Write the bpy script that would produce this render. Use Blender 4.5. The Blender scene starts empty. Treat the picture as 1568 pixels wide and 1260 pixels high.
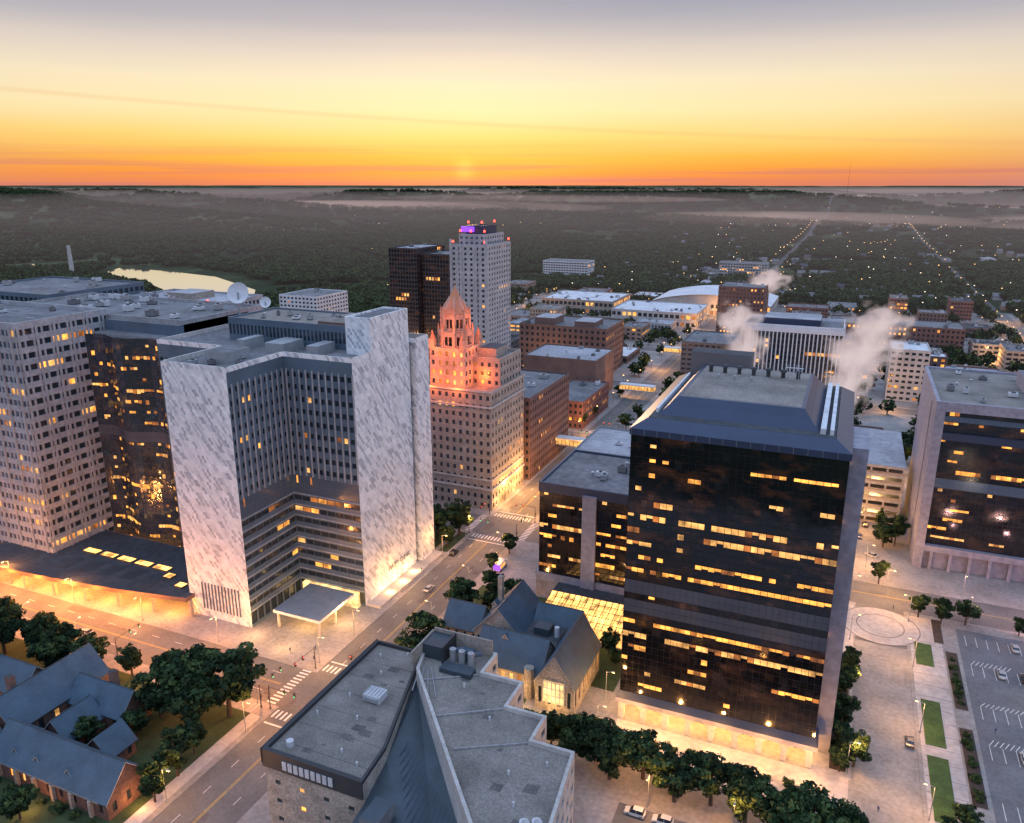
import bpy, math, random, numpy as np
from mathutils import Vector, noise
random.seed(11); np.random.seed(11)
S=bpy.context.scene
COL=S.collection
LK=1.5
# ---------------------------------------------------------------- materials
M={}
def newmat(name):
    m=bpy.data.materials.new(name); m.use_nodes=True
    nt=m.node_tree; b=nt.nodes['Principled BSDF']
    M[name]=m
    return m,nt,b
def pm(name,col,rough=.8,ns=.3,na=.25,metal=0,bump=0,bs=2.0,spec=.5,ns2=None,na2=.15):
    m,nt,b=newmat(name); N=nt.nodes; L=nt.links
    tc=N.new('ShaderNodeTexCoord')
    n=N.new('ShaderNodeTexNoise'); n.inputs['Scale'].default_value=ns; n.inputs['Detail'].default_value=6
    n.inputs['Roughness'].default_value=.65
    L.new(tc.outputs['Object'],n.inputs['Vector'])
    mr=N.new('ShaderNodeMapRange'); mr.inputs[1].default_value=.3; mr.inputs[2].default_value=.7
    mr.inputs[3].default_value=1-na; mr.inputs[4].default_value=1+na
    L.new(n.outputs['Fac'],mr.inputs[0])
    out=mr.outputs[0]
    if ns2:
        n2=N.new('ShaderNodeTexNoise'); n2.inputs['Scale'].default_value=ns2; n2.inputs['Detail'].default_value=3
        L.new(tc.outputs['Object'],n2.inputs['Vector'])
        m2=N.new('ShaderNodeMapRange'); m2.inputs[1].default_value=.35; m2.inputs[2].default_value=.65
        m2.inputs[3].default_value=1-na2; m2.inputs[4].default_value=1+na2
        L.new(n2.outputs['Fac'],m2.inputs[0])
        mu=N.new('ShaderNodeMath'); mu.operation='MULTIPLY'
        L.new(out,mu.inputs[0]); L.new(m2.outputs[0],mu.inputs[1]); out=mu.outputs[0]
    vm=N.new('ShaderNodeVectorMath'); vm.operation='SCALE'
    vm.inputs[0].default_value=col[:3]; L.new(out,vm.inputs['Scale'])
    L.new(vm.outputs[0],b.inputs['Base Color'])
    b.inputs['Roughness'].default_value=rough; b.inputs['Metallic'].default_value=metal
    b.inputs['Specular IOR Level'].default_value=spec
    if bump:
        n3=N.new('ShaderNodeTexNoise'); n3.inputs['Scale'].default_value=bs
        L.new(tc.outputs['Object'],n3.inputs['Vector'])
        bp=N.new('ShaderNodeBump'); bp.inputs['Strength'].default_value=bump; bp.inputs['Distance'].default_value=.3
        L.new(n3.outputs['Fac'],bp.inputs['Height']); L.new(bp.outputs[0],b.inputs['Normal'])
    return m
def em(name,col,st,var=True,scale=.35):
    m,nt,b=newmat(name); N=nt.nodes; L=nt.links
    b.inputs['Base Color'].default_value=(.05,.04,.03,1)
    b.inputs['Emission Color'].default_value=(*col,1)
    if var:
        tc=N.new('ShaderNodeTexCoord'); n=N.new('ShaderNodeTexNoise'); n.inputs['Scale'].default_value=scale; n.inputs['Detail'].default_value=4
        L.new(tc.outputs['Object'],n.inputs['Vector'])
        mr=N.new('ShaderNodeMapRange'); mr.inputs[1].default_value=.33; mr.inputs[2].default_value=.67
        mr.inputs[3].default_value=st*.3; mr.inputs[4].default_value=st*1.6
        L.new(n.outputs['Fac'],mr.inputs[0]); L.new(mr.outputs[0],b.inputs['Emission Strength'])
    else: b.inputs['Emission Strength'].default_value=st
    m.cycles.emission_sampling='NONE'
    return m
pm('asphalt',(.12,.12,.125),.75,.12,.22,ns2=1.5,na2=.12)
pm('asphalt_far',(.06,.06,.06),.9,.12,.22)
pm('asphalt_lot',(.12,.13,.15),.85,.1,.25,ns2=1.2,na2=.12)
pm('pavement',(.25,.24,.24),.85,.1,.24,ns2=.9,na2=.14)
pm('plaza',(.38,.36,.36),.85,.12,.18,ns2=.7,na2=.12)
pm('kerb',(.35,.34,.34),.8)
pm('paint_white',(.62,.62,.62),.7,.8,.3)
pm('paint_yellow',(.45,.32,.08),.7,.8,.3)
pm('lawn',(.03,.055,.02),.95,.2,.4,ns2=1.5)
pm('lawn_bright',(.04,.085,.02),.95,.4,.35,ns2=2)
pm('mulch',(.05,.035,.03),.95,.5,.3)
pm('roof_gravel',(.2,.182,.17),.95,.08,.4,ns2=2.6,na2=.22,bump=.2,bs=6)
pm('roof_patch',(.11,.1,.1),.95,.3,.3,ns2=2.6,na2=.22)
pm('roof_dark',(.05,.057,.07),.9,.08,.25,ns2=.6,na2=.2)
pm('roof_mid',(.15,.15,.165),.9,.06,.35,ns2=.5,na2=.2)
pm('roof_light',(.33,.33,.37),.9,.05,.3,ns2=.5,na2=.15)
pm('roof_white',(.6,.61,.66),.8,.05,.15,ns2=.4,na2=.1)
pm('slate_blue',(.05,.09,.135),.55,.2,.25,ns2=6,na2=.25,bump=.25,bs=8)
pm('metal_blue',(.035,.052,.1),.4,.1,.15,metal=.2)
pm('metal_dark',(.03,.034,.04),.5,.3,.2)
pm('mullion',(.016,.016,.02),.4,.3,.2)
pm('metal_seam',(.05,.07,.09),.45,.2,.2,metal=.3)
pm('metal_grey',(.33,.35,.38),.45,.4,.15,metal=.3)
pm('hvac_white',(.5,.52,.56),.6,.4,.15)
pm('stone_tan',(.31,.27,.24),.85,.15,.2,ns2=1.2,na2=.15)
pm('stone_pale',(.45,.43,.42),.85,.12,.18,ns2=1,na2=.12)
pm('stone_grey',(.28,.28,.3),.85,.12,.2,ns2=1.2,na2=.2)
pm('stone_rough',(.31,.28,.25),.9,.4,.3,ns2=2.2,na2=.25,bump=.5,bs=3)
pm('stone_lav',(.26,.25,.31),.7,.07,.15,ns2=.6)
pm('brick_brown',(.17,.105,.09),.9,.1,.2,ns2=1.5)
pm('brick_red',(.19,.085,.07),.9,.15,.25,ns2=1.5)
pm('brick_church',(.12,.07,.058),.9,.25,.3,ns2=1.8,na2=.25)
pm('brick_plum',(.13,.08,.08),.9,.12,.2,ns2=1.2)
pm('panel_black',(.045,.036,.04),.6,.12,.2)
pm('brick_tan',(.27,.2,.165),.9,.12,.2,ns2=1.2)
pm('concrete',(.38,.38,.4),.85,.08,.15,ns2=.6)
pm('concrete_dark',(.14,.13,.14),.85,.08,.2)
pm('white_panel',(.6,.62,.67),.6,.08,.12)
pm('grid_white',(.33,.345,.385),.5,.1,.15,ns2=.8)
pm('spandrel',(.09,.135,.19),.35,.1,.2,spec=.6)
pm('spandrel_band',(.09,.1,.13),.3,.1,.15)
pm('band_grey',(.07,.078,.1),.3,.1,.2)
pm('bark',(.07,.05,.04),.95,1,.3)
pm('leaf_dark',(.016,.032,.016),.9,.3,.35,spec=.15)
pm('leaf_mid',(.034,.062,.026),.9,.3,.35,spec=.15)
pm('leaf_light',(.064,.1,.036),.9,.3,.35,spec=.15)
pm('rubber',(.02,.02,.02),.9)
pm('cloth_blue',(.06,.08,.16),.9)
pm('copper',(.42,.2,.11),.6,.3,.25)
for i,c in enumerate([(.5,.5,.52),(.03,.03,.035),(.25,.03,.03),(.05,.08,.2),(.75,.75,.76),(.12,.12,.13)]):
    pm('car_paint_%d'%i,c,.25,.5,.03,metal=.3)
def glass(name,col,metal,rough=.06,bump=.04,bscale=.18,glow=0):
    m,nt,b=newmat(name); N=nt.nodes; L=nt.links
    b.inputs['Base Color'].default_value=(*col,1); b.inputs['Metallic'].default_value=metal
    b.inputs['Roughness'].default_value=rough; b.inputs['Specular IOR Level'].default_value=.8
    tc=N.new('ShaderNodeTexCoord'); n=N.new('ShaderNodeTexNoise'); n.inputs['Scale'].default_value=bscale; n.inputs['Detail'].default_value=3
    L.new(tc.outputs['Object'],n.inputs['Vector'])
    bp=N.new('ShaderNodeBump'); bp.inputs['Strength'].default_value=bump; bp.inputs['Distance'].default_value=3
    L.new(n.outputs['Fac'],bp.inputs['Height']); L.new(bp.outputs[0],b.inputs['Normal'])
    mr=N.new('ShaderNodeMapRange'); mr.inputs[1].default_value=.4; mr.inputs[2].default_value=.6; mr.inputs[3].default_value=rough; mr.inputs[4].default_value=rough+.1
    L.new(n.outputs['Fac'],mr.inputs[0]); L.new(mr.outputs[0],b.inputs['Roughness'])
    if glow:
        # patchy warm emission painted in for reflections of the lit city
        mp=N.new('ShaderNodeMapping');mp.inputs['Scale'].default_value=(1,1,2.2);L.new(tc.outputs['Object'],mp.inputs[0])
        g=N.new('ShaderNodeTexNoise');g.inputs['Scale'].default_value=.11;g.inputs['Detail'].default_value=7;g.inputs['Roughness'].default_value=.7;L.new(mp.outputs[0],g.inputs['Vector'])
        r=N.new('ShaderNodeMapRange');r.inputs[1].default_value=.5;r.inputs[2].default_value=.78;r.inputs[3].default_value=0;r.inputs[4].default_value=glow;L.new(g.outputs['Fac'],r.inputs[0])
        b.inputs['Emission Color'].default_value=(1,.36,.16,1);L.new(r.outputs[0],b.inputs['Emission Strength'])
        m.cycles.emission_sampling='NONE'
glass('glass',(.02,.03,.042),0)
glass('glass_black',(.007,.0065,.009),.0,.05,.02,.12,.06)
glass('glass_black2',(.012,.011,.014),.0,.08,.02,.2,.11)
glass('glass_blue',(.14,.19,.27),.5,.12,.03)
glass('glass_curtain',(.13,.155,.2),.75,.07,.12,.15,.07)
em('lit1',(1,.38,.06),1.7); em('lit2',(1,.48,.13),1.2); em('lit3',(1,.3,.05),.5)
em('lit_bright',(1,.5,.13),2.4); em('lit_pale',(1,.62,.24),1.5)
em('lamp_glow',(1,.6,.22),14,False); em('lamp_far',(1,.55,.2),4.2,False); em('lamp_white',(1,.85,.65),3.6,False)
em('red_light',(1,.05,.03),7,False); em('green_light',(.1,1,.4),3,False); em('purple_sign',(.3,.07,1),1.3,False)
# marble facing: staggered small panels
m,nt,b=newmat('marble_panel'); N=nt.nodes;L=nt.links
def MT(op,a,b_=None,c=None):
    n=N.new('ShaderNodeMath');n.operation=op
    for i,q in enumerate((a,b_,c)):
        if q is None: continue
        if isinstance(q,(int,float)): n.inputs[i].default_value=q
        else: L.new(q,n.inputs[i])
    return n.outputs[0]
tc=N.new('ShaderNodeTexCoord'); sp=N.new('ShaderNodeSeparateXYZ'); L.new(tc.outputs['Object'],sp.inputs[0])
U=MT('ADD',sp.outputs[0],sp.outputs[1]);ZZ=sp.outputs[2]
row=MT('FLOOR',MT('DIVIDE',ZZ,1.0))
uu_=MT('ADD',U,MT('MULTIPLY',ZZ,.3))
colm=MT('FLOOR',MT('DIVIDE',MT('ADD',uu_,MT('MULTIPLY',MT('MODULO',row,2),.4)),.85))
cb=N.new('ShaderNodeCombineXYZ');L.new(colm,cb.inputs[0]);L.new(MT('FLOOR',MT('DIVIDE',row,2)),cb.inputs[1])
wn=N.new('ShaderNodeTexWhiteNoise');wn.noise_dimensions='2D';L.new(cb.outputs[0],wn.inputs['Vector'])
cr=N.new('ShaderNodeValToRGB');e=cr.color_ramp.elements;e[0].position=0;e[0].color=(.36,.4,.47,1);e[1].position=1;e[1].color=(.82,.84,.88,1)
x=e.new(.14);x.color=(.44,.48,.55,1);x=e.new(.24);x.color=(.6,.64,.7,1);x=e.new(.6);x.color=(.74,.77,.82,1)
L.new(wn.outputs['Value'],cr.inputs[0])
nz=N.new('ShaderNodeTexNoise');nz.inputs['Scale'].default_value=.5;nz.inputs['Detail'].default_value=6;L.new(tc.outputs['Object'],nz.inputs['Vector'])
mr=N.new('ShaderNodeMapRange');mr.inputs[1].default_value=.3;mr.inputs[2].default_value=.7;mr.inputs[3].default_value=.86;mr.inputs[4].default_value=1.1;L.new(nz.outputs['Fac'],mr.inputs[0])
vm=N.new('ShaderNodeVectorMath');vm.operation='SCALE';L.new(cr.outputs[0],vm.inputs[0]);L.new(mr.outputs[0],vm.inputs['Scale'])
L.new(vm.outputs[0],b.inputs['Base Color']);b.inputs['Roughness'].default_value=.55
# ground
m,nt,b=newmat('ground'); N=nt.nodes;L=nt.links
tc=N.new('ShaderNodeTexCoord');n1=N.new('ShaderNodeTexNoise');n1.inputs['Scale'].default_value=.0035;n1.inputs['Detail'].default_value=14;n1.inputs['Roughness'].default_value=.78
L.new(tc.outputs['Object'],n1.inputs['Vector'])
cr=N.new('ShaderNodeValToRGB');e=cr.color_ramp.elements;e[0].position=.4;e[0].color=(.008,.02,.01,1);e[1].position=.68;e[1].color=(.12,.15,.07,1)
x=e.new(.52);x.color=(.02,.042,.018,1);L.new(n1.outputs['Fac'],cr.inputs[0]);L.new(cr.outputs[0],b.inputs['Base Color']);b.inputs['Roughness'].default_value=1
b.inputs['Specular IOR Level'].default_value=.05
m,nt,b=newmat('water');b.inputs['Base Color'].default_value=(.75,.78,.8,1);b.inputs['Roughness'].default_value=.06;b.inputs['Metallic'].default_value=.95
n=nt.nodes.new('ShaderNodeTexNoise');n.inputs['Scale'].default_value=.08;tc=nt.nodes.new('ShaderNodeTexCoord');nt.links.new(tc.outputs['Object'],n.inputs['Vector'])
bp=nt.nodes.new('ShaderNodeBump');bp.inputs['Strength'].default_value=.04;nt.links.new(n.outputs['Fac'],bp.inputs['Height']);nt.links.new(bp.outputs[0],b.inputs['Normal'])
# ---------------------------------------------------------------- mesh builder
class MB:
    def __init__(s): s.v=[];s.f=[];s.m=[];s.mats=[]
    def mi(s,n):
        if n not in s.mats: s.mats.append(n)
        return s.mats.index(n)
    def face(s,pts,mat):
        k=len(s.v); s.v.extend([tuple(p) for p in pts]); s.f.append(tuple(range(k,k+len(pts)))); s.m.append(s.mi(mat))
    def box(s,x0,x1,y0,y1,z0,z1,mat,top=None,bottom=False):
        k=len(s.v)
        s.v.extend([(x0,y0,z0),(x1,y0,z0),(x1,y1,z0),(x0,y1,z0),(x0,y0,z1),(x1,y0,z1),(x1,y1,z1),(x0,y1,z1)])
        F=[(0,1,5,4),(1,2,6,5),(2,3,7,6),(3,0,4,7)]
        a=s.mi(mat)
        for q in F: s.f.append(tuple(k+i for i in q)); s.m.append(a)
        s.f.append((k+4,k+5,k+6,k+7)); s.m.append(s.mi(top or mat))
        if bottom: s.f.append((k+3,k+2,k+1,k)); s.m.append(a)
    def cyl(s,x,y,z0,z1,r0,r1,mat,n=10,cap=True):
        a=s.mi(mat);k=len(s.v)
        for (z,r) in((z0,r0),(z1,r1)):
            for i in range(n):
                t=2*math.pi*i/n; s.v.append((x+r*math.cos(t),y+r*math.sin(t),z))
        for i in range(n):
            j=(i+1)%n; s.f.append((k+i,k+j,k+n+j,k+n+i)); s.m.append(a)
        if cap: s.f.append(tuple(k+n+i for i in range(n))); s.m.append(a)
    def tube(s,p0,p1,r0,r1,mat,n=6):
        p0=Vector(p0);p1=Vector(p1);d=(p1-p0).normalized();u=d.orthogonal().normalized();w=d.cross(u)
        a=s.mi(mat);k=len(s.v)
        for (p,r) in((p0,r0),(p1,r1)):
            for i in range(n):
                t=2*math.pi*i/n; s.v.append(tuple(p+(u*math.cos(t)+w*math.sin(t))*r))
        for i in range(n):
            j=(i+1)%n; s.f.append((k+i,k+j,k+n+j,k+n+i)); s.m.append(a)
        s.f.append(tuple(k+n+i for i in range(n))); s.m.append(a)
        s.f.append(tuple(k+n-1-i for i in range(n))); s.m.append(a)
    def mesh(s,name):
        me=bpy.data.meshes.new(name); me.from_pydata(s.v,[],s.f)
        for n in s.mats: me.materials.append(M[n])
        me.polygons.foreach_set('material_index',s.m); me.update(); return me
    def build(s,name,loc=(0,0,0),rot=0,parent=None):
        o=bpy.data.objects.new(name,s.mesh(name)); COL.objects.link(o); o.location=loc; o.rotation_euler[2]=rot
        if parent: o.parent=parent
        return o
def F(bay=3,floor=3.6,ww=.55,wh=.5,rec=.25,glass='glass',lit=.1):
    return dict(bay=bay,floor=floor,ww=ww,wh=wh,rec=rec,glass=glass,lit=lit)
def wall(mb,p0,p1,z0,z1,mat,f=None):
    p0=Vector((p0[0],p0[1]));p1=Vector((p1[0],p1[1]));d=p1-p0;L=d.length
    if L<1e-3: return
    u=d/L; nrm=Vector((u.y,-u.x))
    P=lambda a,z,dp=0: (p0.x+u.x*a-nrm.x*dp,p0.y+u.y*a-nrm.y*dp,z)
    if not f or L<2.5 or z1-z0<2.5:
        mb.face([P(0,z0),P(L,z0),P(L,z1),P(0,z1)],mat); return
    n=max(1,round(L/f['bay']));r=max(1,round((z1-z0)/f['floor']));bw=L/n;fh=(z1-z0)/r
    ww=f['ww'];wh=f['wh']*fh;sl=(fh-wh)*.55;R=f['rec']
    for j in range(r):
        za=z0+j*fh;zb=za+sl;zc=zb+wh;zd=za+fh
        mb.face([P(0,za),P(L,za),P(L,zb),P(0,zb)],mat); mb.face([P(0,zc),P(L,zc),P(L,zd),P(0,zd)],mat)
        rowp=f['lit']*random.choice([.1,.4,.8,1.4,2.2]); st=False
        mb.face([P(0,zb),P(L,zb),P(L,zb,R),P(0,zb,R)],mat); mb.face([P(0,zc,R),P(L,zc,R),P(L,zc),P(0,zc)],mat)
        for i in range(n):
            a=i*bw;b0=a+bw*(1-ww)/2;b1=a+bw*(1+ww)/2;c=a+bw
            if random.random()<.5: st=random.random()<rowp
            g=random.choice(['lit1','lit1','lit2','lit2','lit3']) if st else f['glass']
            if ww<.995:
                mb.face([P(a,zb),P(b0,zb),P(b0,zc),P(a,zc)],mat); mb.face([P(b1,zb),P(c,zb),P(c,zc),P(b1,zc)],mat)
                mb.face([P(b0,zb),P(b0,zb,R),P(b0,zc,R),P(b0,zc)],mat); mb.face([P(b1,zb,R),P(b1,zb),P(b1,zc),P(b1,zc,R)],mat)
            mb.face([P(b0,zb,R),P(b1,zb,R),P(b1,zc,R),P(b0,zc,R)],g)
            if ww>=.8:
                mb.face([P(b1-.09,zb,R-.05),P(b1+.0,zb,R-.05),P(b1+.0,zc,R-.05),P(b1-.09,zc,R-.05)],'metal_dark')
def inset(poly,t):
    n=len(poly);out=[]
    for i in range(n):
        a=Vector(poly[i-1]);b=Vector(poly[i]);c=Vector(poly[(i+1)%n])
        d1=(b-a).normalized();d2=(c-b).normalized();n1=Vector((-d1.y,d1.x));n2=Vector((-d2.y,d2.x))
        k=(n1+n2);k=k/max(.3,(1+n1.dot(n2)));out.append((b.x+k.x*t,b.y+k.y*t))
    return out
def prism(mb,poly,z0,z1,wmat,rmat,f=None,par=.9,t=.4,cap=None):
    n=len(poly)
    for i in range(n):
        g=f
        if isinstance(f,(list,tuple)): g=f[i%len(f)]
        wall(mb,poly[i],poly[(i+1)%n],z0,z1,wmat,g)
    cap=cap or wmat
    q=inset(poly,t)
    for i in range(n):
        a=poly[i];b=poly[(i+1)%n];c=q[(i+1)%n];d=q[i]
        mb.face([(*a,z1),(*b,z1),(*b,z1+par),(*a,z1+par)],cap)
        mb.face([(*d,z1+par),(*c,z1+par),(*c,z1),(*d,z1)],cap)
        mb.face([(*a,z1+par),(*b,z1+par),(*c,z1+par),(*d,z1+par)],cap)
    mb.face([(*p,z1) for p in q],rmat)
def rect(x0,x1,y0,y1): return [(x0,y0),(x1,y0),(x1,y1),(x0,y1)]
def hvac(mb,x0,x1,y0,y1,z,n,big=1):
    for i in range(n):
        w=random.uniform(1.2,3.5)*big;d=random.uniform(1.2,4)*big;h=random.uniform(.8,2.2)*big
        if x1-x0<w+3 or y1-y0<d+3: continue
        x=random.uniform(x0+1.5,x1-1.5-w);y=random.uniform(y0+1.5,y1-1.5-d)
        k=random.random()
        if k<.6:
            mm=random.choice(['hvac_white','metal_grey','roof_mid'])
            mb.box(x,x+w,y,y+d,z+.3,z+.3+h,mm); mb.box(x+.15,x+w-.15,y+.15,y+d-.15,z,z+.3,'metal_dark')
            mb.cyl(x+w/2,y+d/2,z+.3+h,z+.6+h,min(w,d)*.33,min(w,d)*.33,'metal_dark')
        elif k<.85:
            mb.cyl(x,y,z,z+h*.8,.35*big,.35*big,'metal_grey'); mb.cyl(x,y,z+h*.8,z+h,.6*big,.3*big,'hvac_white')
        else: mb.box(x,x+w*1.6 if x+w*1.6<x1-1 else x+w,y,y+.5,z,z+.5,'metal_grey')
used=[]
def bld(name,x0,x1,y0,y1,z,wm,rm,f,z0=0,nh=4,par=.9,mb=None):
    own=mb is None
    mb=mb or MB()
    prism(mb,rect(x0,x1,y0,y1),z0,z,wm,rm,[f,f,None,f],par)
    hvac(mb,x0,x1,y0,y1,z,nh)
    if z0==0: used.append((x0,x1,y0,y1))
    if own: return mb.build(name)
    return mb
def gable(mb,x0,x1,y0,y1,ze,zr,axis,wm,rm,f=None,ov=.5,z0=0):
    P=rect(x0,x1,y0,y1)
    for i in range(4): wall(mb,P[i],P[(i+1)%4],z0,ze,wm,f)
    if axis=='y':
        xm=(x0+x1)/2;s=(zr-ze)/(xm-x0);zo=ze-s*ov
        mb.face([(x0,y0,ze),(x1,y0,ze),(xm,y0,zr)],wm);mb.face([(x1,y1,ze),(x0,y1,ze),(xm,y1,zr)],wm)
        for xe in(x0-ov,x1+ov):
            A=(xe,y0-ov,zo+.1);B=(xm,y0-ov,zr+.1);C=(xm,y1+ov,zr+.1);D=(xe,y1+ov,zo+.1)
            mb.face([A,B,C,D],rm);mb.face([(p[0],p[1],p[2]-.22) for p in (A,B,C,D)],'metal_dark')
            mb.face([A,B,(B[0],B[1],B[2]-.22),(A[0],A[1],A[2]-.22)],'stone_pale');mb.face([A,D,(D[0],D[1],D[2]-.22),(A[0],A[1],A[2]-.22)],'metal_dark')
        if zr-ze>4: mb.tube((xm,y0-ov,zr+.12),(xm,y1+ov,zr+.12),.14,.14,'metal_seam',5)
    else:
        ym=(y0+y1)/2;s=(zr-ze)/(ym-y0);zo=ze-s*ov
        mb.face([(x0,y1,ze),(x0,y0,ze),(x0,ym,zr)],wm);mb.face([(x1,y0,ze),(x1,y1,ze),(x1,ym,zr)],wm)
        for ye in(y0-ov,y1+ov):
            A=(x0-ov,ye,zo+.1);B=(x0-ov,ym,zr+.1);C=(x1+ov,ym,zr+.1);D=(x1+ov,ye,zo+.1)
            mb.face([A,B,C,D],rm);mb.face([(p[0],p[1],p[2]-.22) for p in (A,B,C,D)],'metal_dark')
            mb.face([C,D,(D[0],D[1],D[2]-.22),(C[0],C[1],C[2]-.22)],'stone_pale');mb.face([A,D,(D[0],D[1],D[2]-.22),(A[0],A[1],A[2]-.22)],'metal_dark')
        if zr-ze>4: mb.tube((x0-ov,ym,zr+.12),(x1+ov,ym,zr+.12),.14,.14,'metal_seam',5)
def light(name,loc,p,col=(1,.5,.16),rad=.4,parent=None):
    l=bpy.data.lights.new(name,'POINT');l.energy=p*LK;l.color=col;l.shadow_soft_size=rad
    o=bpy.data.objects.new(name,l);COL.objects.link(o);o.location=loc
    if parent:
        o.parent=parent
        o.location=Vector(loc)-parent.location
    return o
# ---------------------------------------------------------------- terrain
def hz(x,y):
    d=math.hypot(x,y)
    if d<1500: return 0.
    k=min(1,(d-1500)/2400);k=k*k*(3-2*k)
    n1=noise.noise(Vector((x/2600,y/1000,1.3)));n2=noise.noise(Vector((x/900,y/450,4)));n3=noise.noise(Vector((x/5000,y/3000,9)))
    base=max(0,n1*1.15+.35*n2+.14)
    left=max(0,min(1,(-x-.12*y+100)/1500))
    far=max(0,min(1,(d-5500)/9000))
    h=k*(115*base+30*left*(1+n2)+far*(62+50*n3+25*n2))
    if h>85: h=85+(h-85)*.35
    return max(-1.,min(114.,h))
co=[0];st=40
while co[-1]<26000:
    co.append(co[-1]+st)
    if co[-1]>1200: st*=1.03
co=np.array(co);ax=np.concatenate([-co[:0:-1],co])
nx=len(ax)
V=[(x,y,hz(x,y)) for y in ax for x in ax]
Fc=[(j*nx+i,j*nx+i+1,(j+1)*nx+i+1,(j+1)*nx+i) for j in range(nx-1) for i in range(nx-1)]
me=bpy.data.meshes.new('ground');me.from_pydata(V,[],Fc);me.materials.append(M['ground']);me.polygons.foreach_set('use_smooth',[True]*len(Fc));me.update()
o=bpy.data.objects.new('ground',me);COL.objects.link(o)
lake=[(-680,700),(-676,733),(-730,800),(-860,880),(-960,905),(-1060,915),(-1020,850),(-930,815),(-860,785),(-825,765),(-765,712),(-743,688)]
lake=[(-870+(x+870)*1.2,800+(y-800)*1.2) for x,y in lake]
mb=MB();mb.face([(*p,.3) for p in lake],'water');mb.face([(-1250,880,.3),(-1190,900,.3),(-1170,940,.3),(-1240,950,.3),(-1300,915,.3)],'water')
mb.build('lake')
# ---------------------------------------------------------------- streets
XS=[(-124,-107,60,4200),(140,154,-40,2600),(-330,-316,-40,1000),(262,275,-40,1000),(384,397,-40,1000)]
YS=[(136,152,-420,-124),(252,268,-420,640),(375,390,-420,640),(498,512,-420,640),(620,634,-420,640),(742,756,-420,640),(864,878,-420,640),(122,139,-34,400)]
mb=MB()
mb.face([(-430,20,.02),(650,20,.02),(650,960,.02),(-430,960,.02)],'asphalt')
for (a,b,y0,y1) in XS[:2]:
    y=960;a+=4;b-=4
    while y<y1:
        yn=y+60; za=max(hz(a,y),0)+1.0*(y>1500)+.03;zb=max(hz(a,yn),0)+1.0*(yn>1500)+.03
        mb.face([(a,y,za),(b,y,za),(b,yn,zb),(a,yn,zb)],'asphalt_far'); y=yn
mb.build('road')
mb=MB()
def slab(x0,x1,y0,y1,top='pavement'):
    mb.box(x0,x1,y0,y1,0,.15,'kerb',top=top)
slab(-316,-124,152,252);slab(-316,-124,20,136);slab(-107,-34,20,252);slab(-34,13,139,252);slab(27,140,139,252);slab(-34,140,20,122)
xe=[(-420,-330),(-316,-124),(-107,140),(154,262),(275,384),(397,520)]
ye=[(268,375),(390,498),(512,620),(634,742),(756,864),(878,950)]
for a in xe:
    for b in ye: slab(*a,*b)
for b in((20,136),(152,252)): slab(*xe[0],*b)
for a in xe[3:]:
    for b in((20,122),(139,252)): slab(*a,*b)
mb.build('pavement')
mb=MB();Z=.027
def mk(x0,x1,y0,y1,m='paint_white',z=Z): mb.face([(x0,y0,z),(x1,y0,z),(x1,y1,z),(x0,y1,z)],m)
for a,b in [(60,130),(158,246),(274,370),(396,494),(518,616),(640,738)]:
    mk(-115.75,-115.6,a,b,'paint_yellow');mk(-115.35,-115.2,a,b,'paint_yellow')
    y=a
    while y<b-3:
        for x in(-119.9,-111.3): mk(x,x+.14,y,y+2.6)
        y+=9
    for yy in (a-.2,b-.5): mk(-123.6,-107.4,yy,yy+.5)
for y in(132,153.5,248,269,371,391.5):
    x=-123.5
    while x<-107.6:
        mk(x,x+.6,y,y+3); x+=1.35
for xx in(-128.5,-106):
    for (ya,yb) in((136.5,151.5),(252.5,267.5)):
        if xx==-106 and ya<200: continue
        y=ya
        while y<yb: mk(xx,xx+2.8,y,y+.6); y+=1.35
mk(-316,-130,143.8,143.95,'paint_yellow');mk(-316,-130,144.2,144.35,'paint_yellow')
x=-316
while x<-133: mk(x,x+3,140,140.15);mk(x,x+3,148,148.15);x+=9
x=13.6
while x<26.5: mk(x,x+.6,152,155.5);x+=1.35
mk(-34,136,130.4,130.55,'paint_yellow')
mk(-100,140,259.8,259.95,'paint_yellow');mk(-100,140,260.2,260.35,'paint_yellow')
random.seed(2)
for i in range(26):
    y=random.uniform(65,370);x=random.uniform(-123,-110);mk(x,x+random.uniform(.4,3),y,y+random.uniform(2,9),'roof_patch',.0235+i*.0001)
for i in range(18):
    x=random.uniform(-310,-130);y=random.uniform(137,149);mk(x,x+random.uniform(2,9),y,y+random.uniform(.4,2.4),'roof_patch',.0235+i*.0001)
mb.build('road_markings')
mb=MB()
def sh(x0,x1,y0,y1,m,z=.156): mb.face([(x0,y0,z),(x1,y0,z),(x1,y1,z),(x0,y1,z)],m)
sh(-250,-129,40,131,'lawn');sh(-316,-255,40,131,'lawn')
sh(-129,-125.5,232,250,'lawn');sh(-150,-131,233,249,'lawn')
sh(-103,-66,156,215,'lawn');sh(-64,-46,176,196,'lawn');sh(-66,-44,152,160,'lawn')
mb.build('lawn')
mb=MB();sh(-42,12,152,166,'plaza');sh(4,12.5,166,250,'plaza')
sh(28,36.5,141,250,'plaza');sh(-128.9,-125.6,60,131,'plaza',.16);sh(-180,-172,60,97,'pavement',.16);sh(-131,-129,131.2,135,'plaza',.16)
for i in range(11): sh(-41+i*5,-40.8+i*5,152,160,'concrete_dark',.162)
for i in range(20): sh(28,36.5,142+i*5.4,142.15+i*5.4,'concrete_dark',.162)
for i in range(26): sh(-128.6,-124.3,155+i*3,155.1+i*3,'concrete_dark',.162)
mb.build('plaza_paving')
mb=MB()
for (a,b) in((160,182),(186,205),(222,234)):
    mb.box(29,33.5,a,b,.15,.3,'kerb',top='lawn_bright')
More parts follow.
